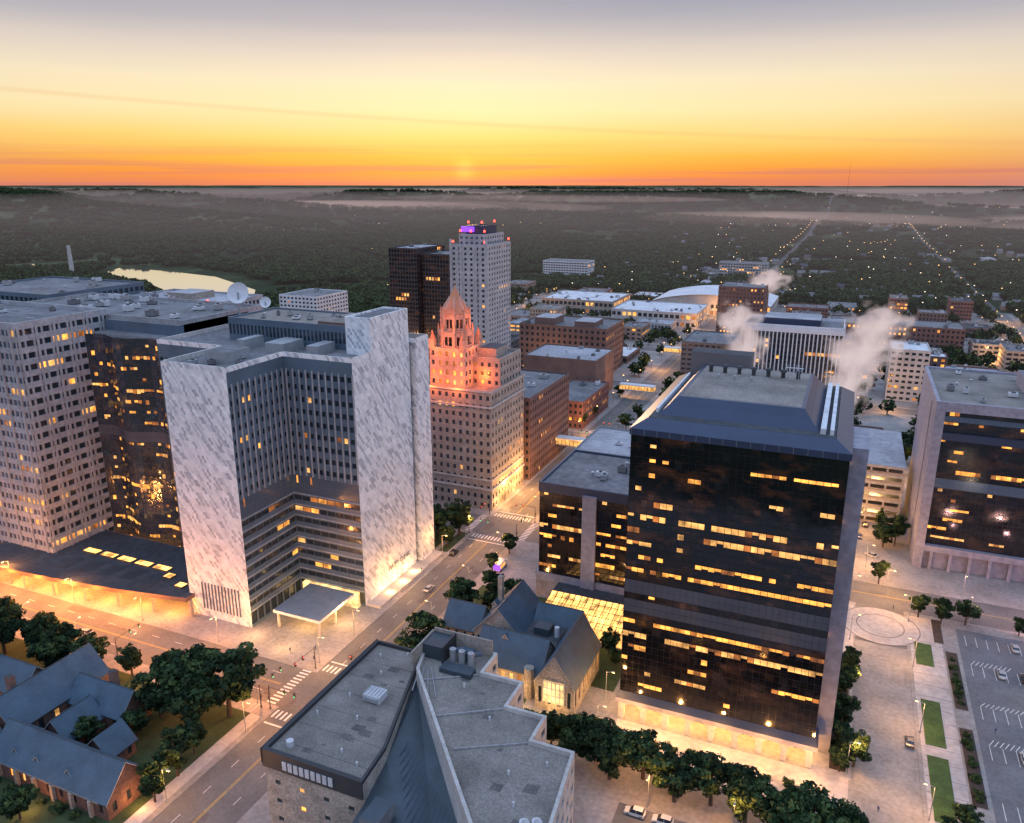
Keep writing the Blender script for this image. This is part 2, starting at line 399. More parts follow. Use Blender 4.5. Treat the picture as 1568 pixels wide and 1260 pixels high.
mb.box(37,40,168,196,.15,.3,'kerb',top='mulch');mb.box(37,40,204,232,.15,.3,'kerb',top='mulch')
mb.box(7.8,11.8,168,205,.15,.3,'kerb',top='mulch');mb.box(34.5,37,236,250,.15,.3,'kerb',top='mulch')
mb.build('planting_bed')
mb=MB();sh(41,136,146,247,'asphalt_lot',.16)
for row in (150,166,186,202,222,238):
    x=43
    while x<134: mb.face([(x,row,.165),(x+.14,row,.165),(x+.14,row+5.5,.165),(x,row+5.5,.165)],'paint_white');x+=2.8
for (a,b) in((158,163),(178,182),(210,215)):
    x=60
    while x<75: mb.face([(x,a,.165),(x+.2,a,.165),(x+2.2,b,.165),(x+2,b,.165)],'paint_white');x+=1.5
for (a,b) in((155.6,158),(191.6,194),(207.6,209.5),(227.6,230)):
    x=43
    while x<52: mb.face([(x,a,.165),(x+.2,a,.165),(x+1.4,b,.165),(x+1.2,b,.165)],'paint_white');x+=1.1
mb.build('parking_lot')
mb=MB()
c=(20,240);n=48
mb.face([(c[0]+12*math.cos(2*math.pi*i/n),c[1]+11*math.sin(2*math.pi*i/n),.165) for i in range(n)],'plaza')
for r in(10.8,6.5):
    for i in range(n):
        a=2*math.pi*i/n;bb=2*math.pi*(i+1)/n
        mb.face([(c[0]+r*math.cos(a),c[1]+r*math.sin(a),.172),(c[0]+(r+.35)*math.cos(a),c[1]+(r+.35)*math.sin(a),.172),(c[0]+(r+.35)*math.cos(bb),c[1]+(r+.35)*math.sin(bb),.172),(c[0]+r*math.cos(bb),c[1]+r*math.sin(bb),.172)],'concrete_dark')
mb.face([(13.05,139,.03),(26.95,139,.03),(26.95,229,.03),(13.05,229,.03)],'pavement')
mb.build('circular_driveway')
# ---------------------------------------------------------------- curtain walls
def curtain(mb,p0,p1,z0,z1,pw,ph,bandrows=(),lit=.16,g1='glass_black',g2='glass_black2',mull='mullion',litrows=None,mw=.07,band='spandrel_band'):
    p0=Vector(p0);p1=Vector(p1);d=p1-p0;L=d.length;u=d/L;nr=Vector((u.y,-u.x))
    n=max(1,round(L/pw));r=max(1,round((z1-z0)/ph));pw=L/n;ph=(z1-z0)/r
    P=lambda a,z,o=0:(p0.x+u.x*a+nr.x*o,p0.y+u.y*a+nr.y*o,z)
    for j in range(r):
        vis=j%2==1
        cov=lit*random.choice([.1,.3,.8,1.5,2.4])
        if litrows is not None: cov=litrows.get(j,0)
        cov=min(cov,.95)
        on=random.random()<cov;rem=random.randint(1,4)
        warm=random.choice(['lit1','lit1','lit2'])
        hrow=random.choice([.3,.3,.45,.1])
        for i in range(n):
            if rem<=0:
                on=not on
                m_on=1.8+8*cov
                mean=m_on if on else m_on*(1-cov)/max(cov,.02)
                rem=max(1,int(random.expovariate(1/mean)+.5))
            rem-=1
            za=z0+j*ph;zb=za+ph
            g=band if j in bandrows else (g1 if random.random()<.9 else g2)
            o=random.uniform(-.004,.004)
            mb.face([P(i*pw,za,o),P(i*pw+pw,za,-o),P(i*pw+pw,zb,-o),P(i*pw,zb,o)],g)
            if vis and on and j not in bandrows:
                gl=random.choice([warm,warm,warm,warm,'lit3'])
                h0=za+ph*(hrow if random.random()<.85 else .5)
                mb.face([P(i*pw+.06,h0,.03),P(i*pw+pw-.05,h0,.03),P(i*pw+pw-.05,zb-.2,.03),P(i*pw+.06,zb-.2,.03)],gl)
    for i in range(n+1):
        a=i*pw
        mb.face([P(a-mw/2,z0,.06),P(a+mw/2,z0,.06),P(a+mw/2,z1,.06),P(a-mw/2,z1,.06)],mull)
    for j in range(r+1):
        z=z0+j*ph;q=mw*(.9 if j%2==0 else .5)
        mb.face([P(0,z-q,.065),P(L,z-q,.065),P(L,z+q,.065),P(0,z+q,.065)],mull)
def ring(mb,x0,x1,y0,y1,z0,z1,o0,o1,mat):
    A=[(x0-o0,y0-o0),(x1+o0,y0-o0),(x1+o0,y1+o0),(x0-o0,y1+o0)];B=[(x0-o1,y0-o1),(x1+o1,y0-o1),(x1+o1,y1+o1),(x0-o1,y1+o1)]
    for i in range(4):
        j=(i+1)%4; mb.face([(*A[i],z0),(*A[j],z0),(*B[j],z1),(*B[i],z1)],mat)
mb=MB()
LR={37:.03,35:.32,33:.08,31:.15,29:.06,27:.85,25:.4,23:.08,21:.2,19:.9,15:.05,11:.65,9:.8,7:.35,5:.3,3:.08,1:.2}
curtain(mb,(-42,167),(4,167),8,75.5,1.5,1.75,(16,17,13,14),.2,litrows=LR,band='band_grey',mw=.05)
curtain(mb,(-42,221),(-42,167),8,75.5,1.5,1.75,(16,17,13,14),.15,band='band_grey')
curtain(mb,(4,167),(4,173),8,75.5,1.5,1.75,(16,17),.1)
curtain(mb,(4,189),(4,221),8,75.5,1.5,1.75,(),.1)
wall(mb,(4,221),(-42,221),8,75.5,'glass_black')
mb.box(4,7.6,173,189,0.15,76.5,'stone_lav')
for k in range(19): mb.box(7.6,7.65,173,189,4+k*3.9,4.12+k*3.9,'stone_grey')
ring(mb,-42,4,167,221,6.2,8,.9,.1,'metal_blue');ring(mb,-42,4,167,221,5,6.2,.9,.9,'stone_lav')
mb.face([(-42.9,166.1,5),(-42.9,221.9,5),(4.9,221.9,5),(4.9,166.1,5)],'stone_pale')
for i in range(9):
    x=-41.5+i*5.6; mb.box(x-.7,x+.7,166.6,168.2,.15,5,'stone_pale')
    if i<8:
        for s in range(8):
            a=math.pi*s/8;b=math.pi*(s+1)/8;cx=x+2.8;R=2.1
            za,zb=2.9+R*math.sin(a)*.9,2.9+R*math.sin(b)*.9;xa,xb=cx+R*math.cos(a),cx+R*math.cos(b)
            mb.face([(xb,166.7,zb),(xa,166.7,za),(xa,166.7,5),(xb,166.7,5)],'stone_pale')
for i in range(1,9): mb.box(-41.5,-40.4,167+i*6-.6,167+i*6+.6,.15,5,'stone_pale')
mb.box(-38,2,172.5,215,.15,4.99,'lit_pale')
for i in range(20): mb.box(-38+i*2-.12,-38+i*2+.12,172.3,172.45,.15,4.98,'metal_dark')
ring(mb,-42,4,167,221,75.5,77,.35,.35,'metal_blue');ring(mb,-42,4,167,221,77,79,.35,-3,'metal_blue')
for i in range(16): mb.box(-42+i*2.9+.1,-42+i*2.9+.16,166.6,166.65,75.6,77,'metal_grey')
mb.face([(-38.9,170.1,79),(.9,170.1,79),(.9,217.9,79),(-38.9,217.9,79)],'roof_dark')
ring(mb,-34,-6,177,213,79,81,3.5,1.5,'metal_blue');ring(mb,-34,-6,177,213,81,82.9,1.5,0,'metal_blue')
mb.face([(-34,177,82.9),(-6,177,82.9),(-6,213,82.9),(-34,213,82.9)],'metal_blue')
mb.face([(-33.2,177.8,82.91),(-6.8,177.8,82.91),(-6.8,212.2,82.91),(-33.2,212.2,82.91)],'roof_gravel')
mb.box(-2.3,-1.2,172,216,79,80.2,'roof_white');mb.box(-.4,.4,172,216,79,80.2,'roof_white')
mb.box(-38.4,-37.8,175,214,79,80,'roof_white')
for i in range(7):
    x=-31+i*3.6; mb.cyl(x,205,82.9,84.4,.5,.5,'metal_dark');mb.cyl(x,205,84.4,85,.8,.7,'roof_dark')
for i in range(3): mb.cyl(-28+i*4,198,82.9,84,.4,.4,'metal_grey')
mb.box(-38,-22,214,220,79,86,'concrete_dark',top='roof_dark')
for i in range(6): mb.tube((-12+i*.7,203,83),(-12+i*.7,203,87),.05,.05,'hvac_white')
mb.box(-12.2,-8.2,202.8,203.2,86,86.2,'hvac_white')
tw=mb.build('dark_glass_office_tower')
mb=MB()
curtain(mb,(-83,216),(-68.5,216),9,37,1.5,1.75,(),.25,litrows={13:.4,11:.2,9:.8,7:.2,3:.7,1:.3});curtain(mb,(-64,216),(-42.4,216),9,37,1.5,1.75,(),.3,litrows={1:.8,3:.6,7:.8,9:.7,13:.3})
mb.box(-68.5,-64,214.8,220,.15,38,'stone_lav');mb.box(-84,-42.4,216.2,250,.15,9,'stone_lav');mb.box(-84,-42.4,215.6,216.2,6,9,'stone_lav')
curtain(mb,(-83,250),(-83,216),9,37,1.5,1.75,(),.3)
wall(mb,(-42.4,250),(-83,250),9,37,'glass_black')
prism(mb,rect(-83.3,-42.3,215.7,250.3),37,39.5,'metal_blue','roof_mid',None,.7,.8)
hvac(mb,-80,-46,220,248,39.5,9);mb.box(-60,-50,235,247,39.5,43,'stone_lav',top='roof_mid')
for i in range(14):
    x=-76+i*2
    mb.face([(x,197,4.2),(x+1.8,197,4.2),(x+1.8,210,6.5),(x,210,6.5)],'lit_bright')
    mb.tube((x-.1,197,4.3),(x-.1,210,6.6),.1,.1,'metal_dark',4);mb.tube((x+.9,197,4.3),(x-.1,210,6.6),.06,.06,'metal_dark',4);mb.tube((x-.1,197,4.3),(x+1.7,210,6.6),.06,.06,'metal_dark',4)
for k in range(6): mb.tube((-76,197+k*2.6,4.35+k*.46),(-48.2,197+k*2.6,4.35+k*.46),.08,.08,'metal_dark',4)
mb.box(-76,-48,210,216,.15,6.6,'stone_pale',top='roof_dark');mb.box(-76,-48,196.6,197,.15,4.2,'lit2')
wg=mb.build('glass_office_wing')
light('arcade_light',(-60,193,5),1600,parent=wg)
for i in range(8): light('arcade_light',(-38.7+i*5.6,169.8,4.2),1200,(1,.48,.13),.3,tw)
for i in range(5): light('arcade_light',(-38+i*10.5,161.5,4.8),2200,(1,.44,.12),.3,tw)
used+= [(-84,8,160,252),(-104,-34,96,200)]
# ---------------------------------------------------------------- WHITE MARBLE CLINIC
mb=MB()
W1='marble_panel'
z=80
wall(mb,(-180,163),(-156,163),.15,z,W1)
def winwall(p0,p1,litb=.08):
    wall(mb,p0,p1,.15,6,'spandrel',F(3,5.8,.85,.7,.3,'glass',.1))
    wall(mb,p0,p1,6,36,'spandrel',F(3,3.75,.96,.42,.2,'glass',litb,))
    curtain(mb,p0,p1,36,42,.75,3,(),.0,'glass_blue','glass_blue',mw=.12,mull='spandrel')
    wall(mb,p0,p1,42,76.5,'spandrel',F(2.4,3.83,.6,.44,.4,'glass',litb))
    wall(mb,p0,p1,76.5,z,'spandrel')
winwall((-156,163),(-156,187));winwall((-156,187),(-131,187),.16)
wall(mb,(-131,187),(-131,219.6),.15,z,W1)
wall(mb,(-131,219.6),(-132.6,219.6),.15,z,'spandrel');wall(mb,(-132.6,219.6),(-132.6,221.2),.15,z,'glass');wall(mb,(-132.6,221.2),(-129.5,221.2),.15,z,W1)
wall(mb,(-129.5,221.2),(-129.5,230),.15,z,W1);wall(mb,(-129.5,230),(-207,230),.15,z,W1);wall(mb,(-207,230),(-207,187),.15,z,W1)
winwall((-207,187),(-180,187));wall(mb,(-180,187),(-180,163),.15,z,'spandrel')
for i in range(11):
    x=-155+i*2.4
    mb.box(x-.2,x+.2,186.7,187,42,76.5,'grid_white')
for i in range(10): mb.box(-156,-155.7,164.4+i*2.4-.2,164.4+i*2.4+.2,42,76.5,'grid_white')
for k in range(9):
    mb.box(-156,-131,186.75,187,5.55+k*3.75,5.85+k*3.75,'grid_white');mb.box(-156,-155.75,163,186.7,5.55+k*3.75,5.85+k*3.75,'grid_white')
poly=[(-180,163),(-156,163),(-156,187),(-131,187),(-131,219.6),(-132.6,219.6),(-132.6,221.2),(-129.5,221.2),(-129.5,230),(-207,230),(-207,187),(-180,187)]
for (x0,x1,y0,y1) in((-180,-156,163,187),(-207,-131,187,230)):
    mb.face([(x0,y0,z),(x1,y0,z),(x1,y1,z),(x0,y1,z)],'roof_mid')
mb.face([(-131,221.2,z),(-129.5,221.2,z),(-129.5,230,z),(-131,230,z)],'roof_mid')
for i in range(len(poly)):
    a=Vector(poly[i]);b=Vector(poly[(i+1)%len(poly)]);d=(b-a).normalized();nn=Vector((-d.y,d.x))*.7
    mb.face([(*a,z),(*b,z),(*b,z+1.4),(*a,z+1.4)],W1);mb.face([(*a,z+1.4),(*b,z+1.4),(*(b+nn),z+1.4),(*(a+nn),z+1.4)],'stone_pale');mb.face([(*(a+nn),z+1.4),(*(b+nn),z+1.4),(*(b+nn),z),(*(a+nn),z)],'stone_pale')
prism(mb,rect(-140,-131.02,197.5,219.58),z,91,W1,'roof_mid',None,.6,.5)
prism(mb,rect(-190,-140.02,202,226),z,87,'spandrel','roof_gravel',[F(1.5,7,.6,.5,.1,'glass',0),F(),None,None],.6,.5)
mb.box(-172,-164,172,182,z,z+3.2,'metal_grey',top='roof_mid');mb.box(-150,-146,191,200,z,z+3,'metal_grey');mb.box(-176,-173,190,199,z,z+3.2,'metal_grey');mb.box(-165,-158,190,200,z,z+3,'metal_grey')
hvac(mb,-178,-158,165,185,z,8,.6);hvac(mb,-188,-142,204,224,87,14,.7)
mb.box(-155,-140,204,222,87,88.2,'brick_brown',top='roof_gravel')
k=Vector((-203,222,92.5));mb.cyl(k.x,k.y,z,88.5,.5,.4,'metal_grey');nd=Vector((.35,-.85,.35)).normalized();uu=nd.orthogonal().normalized();vv=nd.cross(uu)
mb.tube((k.x,k.y,88),k,.3,.3,'metal_grey')
def dish(k,R):
    rr=[(0,-.9),(.35,-.8),(.7,-.45),(1,0)]
    for q in range(3):
        for i in range(20):
            a=i*math.pi/10;b=a+math.pi/10
            f_=lambda r,h,t: tuple(k+(uu*math.cos(t)+vv*math.sin(t))*r*R+nd*h*R*.35)
            mb.face([f_(*rr[q],a),f_(*rr[q],b),f_(*rr[q+1],b),f_(*rr[q+1],a)],'white_panel')
    mb.tube(k-nd*R*.3,k+nd*R*.6,.1,.1,'metal_grey')
dish(k,3.9);k=Vector((-190,221,90));mb.cyl(k.x,k.y,87,90,.3,.2,'metal_grey');dish(k,2)
for i in range(12): mb.box(-174.5+i*1.3,-174.1+i*1.3,162.75,163,3,12,'glass_blue')
mb.box(-150,-133,166,184,5.3,6.2,'white_panel',top='metal_grey',bottom=True)
for x in(-149,-134):
    for y in(167,175): mb.box(x-.3,x+.3,y-.3,y+.3,.15,5.3,'stone_pale')
mb.box(-154,-133,185.2,186.9,.15,5.2,'lit_pale')
mb.box(-131,-126,188,230,.15,1.0,'stone_pale',top='plaza')
clinic=mb.build('marble_clinic_building')
tcv=bpy.data.curves.new('sign_letters','FONT');tcv.body='MAYO CLINIC';tcv.size=2.2;tcv.extrude=.12
to=bpy.data.objects.new('sign_letters',tcv);COL.objects.link(to);to.rotation_euler=(math.pi/2,0,math.pi/2);to.location=(-130.7,201,6.3);tcv.materials.append(M['metal_grey']);to.parent=clinic
for y in(197,205,213): light('wall_wash',(-128.0,y,2.2),900,(1,.58,.23),.2,clinic)
for y in(170,178): light('canopy_light',(-141,y,4.6),1000,(1,.55,.18),.3,clinic)
for x,y in((-152,160),(-140,158),(-131,176)): light('canopy_light',(x,y,5),2000,(1,.5,.16),.3,clinic)
used.append((-320,-128,150,300))
# ---------------------------------------------------------------- grid facade tower
mb=MB()
g=F(2.2,3.9,.7,.5,.35,'glass_blue',.1);g2_=F(3.2,3.9,.78,.5,.45,'glass',.2)
prism(mb,rect(-300,-244,165,200),.15,86,'grid_white','roof_mid',[g,g2_,None,None],1.5,.6)
for i in range(9):
    x=-299+i*6.6; mb.box(x-.45,x+.45,164.6,165,.15,86,'grid_white')
for i in range(6): mb.box(-244,-243.6,166+i*6.4-.4,166+i*6.4+.4,.15,86,'grid_white')
hvac(mb,-298,-246,167,198,86,14)
pts=[]
for i in range(17):
    x=-244+i*37/16;y=190+1.8*math.sin(i/16*math.pi*3.2)
    pts.append((x,y))
wr={j:random.choice([0,0,.03,.08,.15]) for j in range(1,41,2)};wr.update({5:.7,13:.45,31:.6,35:.2})
for i in range(16):
    p,q=pts[i],pts[i+1]
    curtain(mb,p,q,.15,80,1.2,1.95,(22,23),.14,'glass_curtain','glass_curtain','metal_seam',mw=.09,litrows=wr)
mb.box(-244,-207,193,232,79,80.2,'stone_grey',top='roof_mid');mb.box(-243,-208,198,232,80.2,84,'spandrel',top='roof_mid')
prism(mb,rect(-300,-208,200.01,240),80,84.5,'stone_grey','roof_mid',None,1,.6)
hvac(mb,-298,-210,202,238,84.5,26)
mb.build('curved_glass_clinic_tower')
mb=MB();bld('',-300,-246,245,285,81,'grid_white','roof_light',F(2.5,4,.6,.45,.3,'glass',.1),mb=mb,nh=16);mb.box(-280,-266,262,276,81,84,'stone_tan',top='roof_light')
for p in((-250,255),(-270,251),(-290,250)): mb.cyl(*p,81.9,83,.5,.5,'red_light',6)
mb.build('clinic_rear_block')
bld('copper_roof_clinic_block',-370,-308,225,275,85,'spandrel','roof_mid',F(3,4,.7,.5,.3,'glass',.08),nh=12)
mb=MB();pp=[]
for i in range(15):
    t=i/14; x=-268+t*90; y=150.5+ (t*t)*9
    pp.append((x,y))
poly=pp+[(-178,165),(-181,186),(-268,186)]
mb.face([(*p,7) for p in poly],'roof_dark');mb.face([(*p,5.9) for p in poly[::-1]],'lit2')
for i in range(len(poly)):
    a=poly[i];b=poly[(i+1)%len(poly)];mb.face([(*a,5.9),(*b,5.9),(*b,7.3),(*a,7.3)],'brick_brown')
for i in range(7):
    t=.36+i*.09;x=-268+t*90;y=170-max(0,i-4)*3.2
    mb.box(x,x+(6.2 if i<5 else 3),y,y+2.6,7.05,7.6,'metal_dark',top='lit_bright')
for i in range(5):
    x=-236+i*9;mb.face([(x,158+i,7.04),(x+5,158.5+i,7.04),(x+6,166+i,7.04),(x+1,165+i,7.04)],'metal_seam')
for i in range(0,15,2):
    x,y=pp[i]; mb.box(x-.5,x+.5,y+1,y+2,.15,5.9,'stone_tan')
cn_=mb.build('entrance_canopy')
for i in range(7): light('canopy_light',(-262+i*13,155+i*.8,4.8),3500,(1,.32,.05),.4,cn_)
for i in range(6): light('canopy_light',(-258+i*12,148.0+i*.8,5.6),4200,(1,.3,.045),.4,cn_)
# ---------------------------------------------------------------- bell tower building
mb=MB()
fs=F(3.0,3.9,.42,.5,.3,'glass',.1)
prism(mb,rect(-160,-126,273,307),.15,50,'stone_tan','roof_mid',[fs,fs,None,fs],1.2,.5)
for zz,o in((9,.5),(13,.25),(44,.4),(50.5,.6)):
    ring(mb,-160,-126,273,307,zz,zz+.7,o,o,'stone_pale')
    if zz<50: mb.face([(-160-o,273-o,zz+.7),(-126+o,273-o,zz+.7),(-126+o,307+o,zz+.7),(-160-o,307+o,zz+.7)],'stone_pale')
prism(mb,rect(-143,-127,284,306),50.01,61,'stone_tan','roof_mid',F(3,3.8,.4,.45,.3,'glass',.05),1.2,.5)
mb.box(-139,-131,289,301,61,65,'stone_tan',top='roof_dark')
cx,cy=-147,285
prism(mb,rect(cx-8,cx+8,cy-9,cy+7),.15,66,'stone_tan','roof_mid',[F(3,3.9,.38,.5,.35,'glass',.45),fs,None,fs],.6,.8)
def oct(r,a0=math.pi/8): return [(cx+r*math.cos(a0+i*math.pi/4),cy-1+r*math.sin(a0+i*math.pi/4)) for i in range(8)]
def octstage(r,z0,z1):
    P=oct(r)
    for i in range(8):
        a=Vector(P[i]);b=Vector(P[(i+1)%8])
        m1=a.lerp(b,.2);m2=a.lerp(b,.8)
        wall(mb,a,m1,z0,z1,'stone_tan');wall(mb,m2,b,z0,z1,'stone_tan')
        mb.face([(*m1,z1-2.2),(*m2,z1-2.2),(*m2,z1),(*m1,z1)],'stone_tan');mb.face([(*m1,z0),(*m2,z0),(*m2,z0+1.2),(*m1,z0+1.2)],'stone_tan')
        mm=m1.lerp(m2,.5); mb.tube((*mm,z0+1),(*mm,z1-2),.25,.25,'stone_tan')
        mb.cyl(a.x,a.y,z0,z1+1,.55,.5,'stone_tan',6);mb.cyl(a.x,a.y,z1+1,z1+3,.5,.02,'copper',6,False)
for sx in(-1,1):
    for sy in(-1,1):
        X=cx+sx*7;Y=cy-1+sy*7;mb.box(X-1.2,X+1.2,Y-1.2,Y+1.2,66,70,'stone_tan');mb.cyl(X,Y,70,73.5,1.3,.05,'copper',8,False)
octstage(7,66,73);mb.cyl(cx,cy-1,66,80,3.4,3.4,'panel_black',8)
mb.face([(*p,73) for p in oct(7.3)],'stone_tan')
octstage(5.8,73.01,80);mb.face([(*p,80) for p in oct(6.3)],'copper')
for i in range(8):
    a=oct(6.2)[i];b=oct(6.2)[(i+1)%8];c=oct(2.2)[(i+1)%8];d=oct(2.2)[i]
    mb.face([(*a,80),(*b,80),(*c,86.5),(*d,86.5)],'copper')
    mb.face([(*d,86.5),(*c,86.5),(cx,cy-1,91)],'copper');mb.tube((*a,80),(*d,86.5),.2,.15,'stone_pale',4)
mb.cyl(cx,cy-1,90.5,92.5,.2,.05,'copper',6)
pl=mb.build('art_deco_bell_tower_building')
for (x,y,zz,p) in((cx-6,cy-15,53,3600),(cx+6,cy-15,53,3600),(cx+13,cy-4,55,2800),(cx+14,cy+5,64,1500),(cx+3,cy-13,67,2300),(cx-5,cy-13,67,2300),(cx+12,cy-2,67,2300),(cx+3,cy-10,76,1000),(cx+9,cy-1,76,1000),(cx-7,cy-9,76,800),(cx,cy-13,82,900),(cx+12,cy-3,82,900)):
    light('flood_light',(x,y,zz),p,(1,.17,.022),.4,pl)
light('flood_light',(-123,278,3),1200,(1,.55,.2),.3,pl);light('flood_light',(-123,296,3),1200,(1,.55,.2),.3,pl)
used.append((-162,-124,270,310))
bld('brick_office_block',-155,-125,312,365,38,'brick_plum','roof_mid',F(2.8,3.7,.5,.5,.3,'glass',.06),nh=8)
mb=MB()
fb=F(3.6,3.1,.42,.5,.3,'glass',.05)
prism(mb,rect(-222,-199,425,462),0,95,'concrete','roof_mid',[fb,fb,None,fb],1,.5)
for x in(-222.6,-216,-206,-199.2): mb.box(x-.1,x+1.3,424.4,425,0,99 if x in(-222.6,-199.2) else 95,'concrete')
prism(mb,rect(-219,-202,430,458),95,101,'concrete','roof_mid',F(3.6,3,.5,.5,.2,'glass_blue',0),.8,.5)
prism(mb,rect(-216,-205,434,454),101,106,'metal_blue','roof_dark',None,.6,.4)
mb.box(-219,-210.5,433,433.9,102.8,106,'purple_sign')
for (x,y,zz) in((-221,426,97),(-200,426,97),(-200,461,97),(-221,461,97),(-215,435,108),(-206,435,108),(-206,453,108),(-211,430,103),(-202.5,431,103),(-218.5,431,103)):
    mb.cyl(x,y,zz-1,zz,.15,.15,'metal_dark');mb.cyl(x,y,zz,zz+1.2,.65,.5,'red_light',8)
mb.build('apartment_tower')
used.append((-225,-195,420,465))
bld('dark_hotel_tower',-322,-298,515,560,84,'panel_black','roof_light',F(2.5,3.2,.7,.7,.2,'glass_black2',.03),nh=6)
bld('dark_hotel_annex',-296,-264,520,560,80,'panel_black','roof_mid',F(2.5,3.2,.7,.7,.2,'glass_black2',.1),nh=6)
bld('white_apartment_block',-434,-396,522,565,42,'white_panel','roof_mid',F(4,3.2,.6,.5,.5,'glass',.08),nh=6)
# ---------------------------------------------------------------- right slab building
mb=MB()
prism(mb,rect(31,110,287,345),57.5,60,'stone_lav','roof_gravel',None,.8,1.2)
mb.box(31,34,287,300,.15,57.5,'stone_lav');mb.box(31,34,303,345,.15,57.5,'stone_lav');mb.box(32.5,110,301,344,.15,57.5,'glass_black')
curtain(mb,(34,289),(110,289),9,47.5,1.5,1.75,(12,13),.1,band='glass_blue')
curtain(mb,(34,288.9),(110,288.9),50,57.5,1.5,1.87,(2,),.2,band='glass_blue')
mb.box(34,110,287.6,289.2,47.5,50,'metal_blue',bottom=True);mb.box(34,110,289.1,300,.15,9,'stone_lav');mb.box(34,110,287,289,6.8,9,'stone_lav')
for i in range(12): mb.box(36+i*6,37+i*6,287.2,288.4,.15,6.8,'stone_lav')
hvac(mb,33,108,290,343,60,16);mb.box(60,95,305,330,60,65,'stone_lav',top='roof_mid')
mb.build('stone_trimmed_office_building');used.append((25,140,270,350))
mb=MB()
for k in range(7):
    zz=.2+k*3.5; mb.box(-14,28,322,372,zz+2.4,zz+3.5,'concrete',bottom=True)
    mb.box(-13,27,336,372,zz,zz+2.4,'lit2')
    for i in range(8):
        mb.box(-13.6+i*5.8,-12.9+i*5.8,322.1,322.9,zz,zz+2.4,'concrete')
    mb.box(-13.9,27.9,322.05,322.3,zz,zz+.95,'stone_tan')
mb.face([(-14,322,24.72),(28,322,24.72),(28,372,24.72),(-14,372,24.72)],'roof_light')
pg=mb.build('parking_garage');used.append((-16,30,300,374))
for k in range(1,7,2):
    for x in(0,18): light('garage_light',(x,326,k*3.5+1.8),900,(1,.62,.22),.3,pg)
bld('skyway_plaza_building',-40,-16,285,350,17,'stone_tan','roof_light',F(3,4,.7,.5,.3,'glass',.4),nh=8)
bld('stone_office_building',-104,-46,275,350,17,'stone_grey','roof_light',F(3,4,.6,.5,.3,'glass',.35),nh=14)
mb=MB()
prism(mb,rect(-60,0,513,550),0,44,'metal_dark','roof_mid',F(2.4,3.5,.8,.6,.1,'glass',.04),2,.5,cap='white_panel')
for i in range(26): mb.box(-60+i*2.4-.35,-60+i*2.4+.35,512.2,513,0,43,'white_panel')
for i in range(16): mb.box(0,.8,514+i*2.4-.35,514+i*2.4+.35,0,43,'white_panel')
mb.box(-60.8,.8,512.1,512.5,41.5,44.5,'white_panel');mb.box(-48,-14,520,545,44,49,'metal_blue',top='roof_light')
mb.build('white_ribbed_office_building');used.append((-62,4,508,552))
bld('brick_hall',-185,-137,450,490,26,'brick_brown','roof_light',F(8,26,.1,.1,.2,'glass',.0),nh=8)
mb=MB();bld('',-215,-150,515,560,34,'brick_brown','roof_mid',F(4,4.2,.45,.5,.3,'glass',.12),mb=mb);mb.box(-205,-190,520,540,34,39,'brick_brown',top='roof_light');mb.box(-175,-160,520,540,34,38,'brick_brown',top='roof_light');mb.build('brick_theatre_block')
bld('brick_shop_building',-150,-127,395,445,15,'brick_red','roof_mid',F(3,4,.5,.5,.3,'glass',.25),nh=5)
bld('dark_brick_tower',-103,-65,690,730,46,'brick_plum','roof_mid',F(3,3.4,.45,.45,.3,'glass',.08),nh=4)
bld('flat_brick_block',-12,88,700,738,20,'brick_plum','roof_mid',F(3.5,4,.5,.5,.3,'glass',.25),nh=12)
bld('beige_midrise',28,50,530,560,32,'stone_pale','roof_white',F(4,3.6,.6,.45,.4,'glass',.1),nh=4)
bld('parking_ramp',-255,-225,588,618,20,'concrete','roof_light',F(6,3.4,.9,.5,1.5,'lit2',.5),nh=2)
bld('brick_ramp_block',-104,-64,545,592,24,'concrete_dark','roof_mid',F(4,3.5,.7,.4,.4,'glass',.15),nh=5)
bld('white_office_block',-412,-345,1075,1110,24,'white_panel','roof_mid',F(4,3.5,.8,.5,.3,'glass',.1),nh=4)
bld('white_office_block',-177,-110,1175,1200,22,'concrete','roof_mid',F(4,3.5,.7,.5,.3,'glass',.1),nh=4)
mb=MB();x0,x1,y0,y1=-190,-70,820,905
wall(mb,(x0,y0),(x1,y0),0,13,'stone_pale',F(5,6,.6,.6,.3,'glass',.5));wall(mb,(x1,y0),(x1,y1),0,13,'stone_pale',F(5,6,.6,.6,.3,'glass',.5))
for i in range(12):
    a=i/12;b=(i+1)/12;za=13+9*math.sin(a*math.pi)**.8;zb=13+9*math.sin(min(b,1)*math.pi)**.8 if b<1 else 13
    xa=x0+a*(x1-x0);xb=x0+b*(x1-x0)
    mb.face([(xa,y0-2,za),(xb,y0-2,zb),(xb,y1,zb),(xa,y1,za)],'roof_white');mb.face([(xa,y0,13),(xb,y0,13),(xb,y0,zb),(xa,y0,za)],'stone_pale')
mb.build('convention_hall');used.append((x0,x1,y0,y1))
bld('exhibition_hall',-210,-128,735,800,14,'stone_pale','roof_white',F(5,6,.7,.5,.3,'glass',.5),nh=20)
bld('exhibition_hall',-300,-222,780,850,14,'stone_tan','roof_white',F(5,6,.7,.5,.3,'glass',.5),nh=20)
for y in(347,465,590):
    mb=MB();mb.box(-126,-104,y,y+5,6.5,7,'metal_grey',bottom=True);mb.box(-126,-104,y+.2,y+4.8,7,9.6,'lit2');mb.box(-126,-104,y,y+5,9.6,10.2,'white_panel')
    for i in range(12): mb.box(-126+i*2-.1,-126+i*2+.1,y,y+.15,7,9.6,'metal_dark')
    mb.build('pedestrian_skyway')
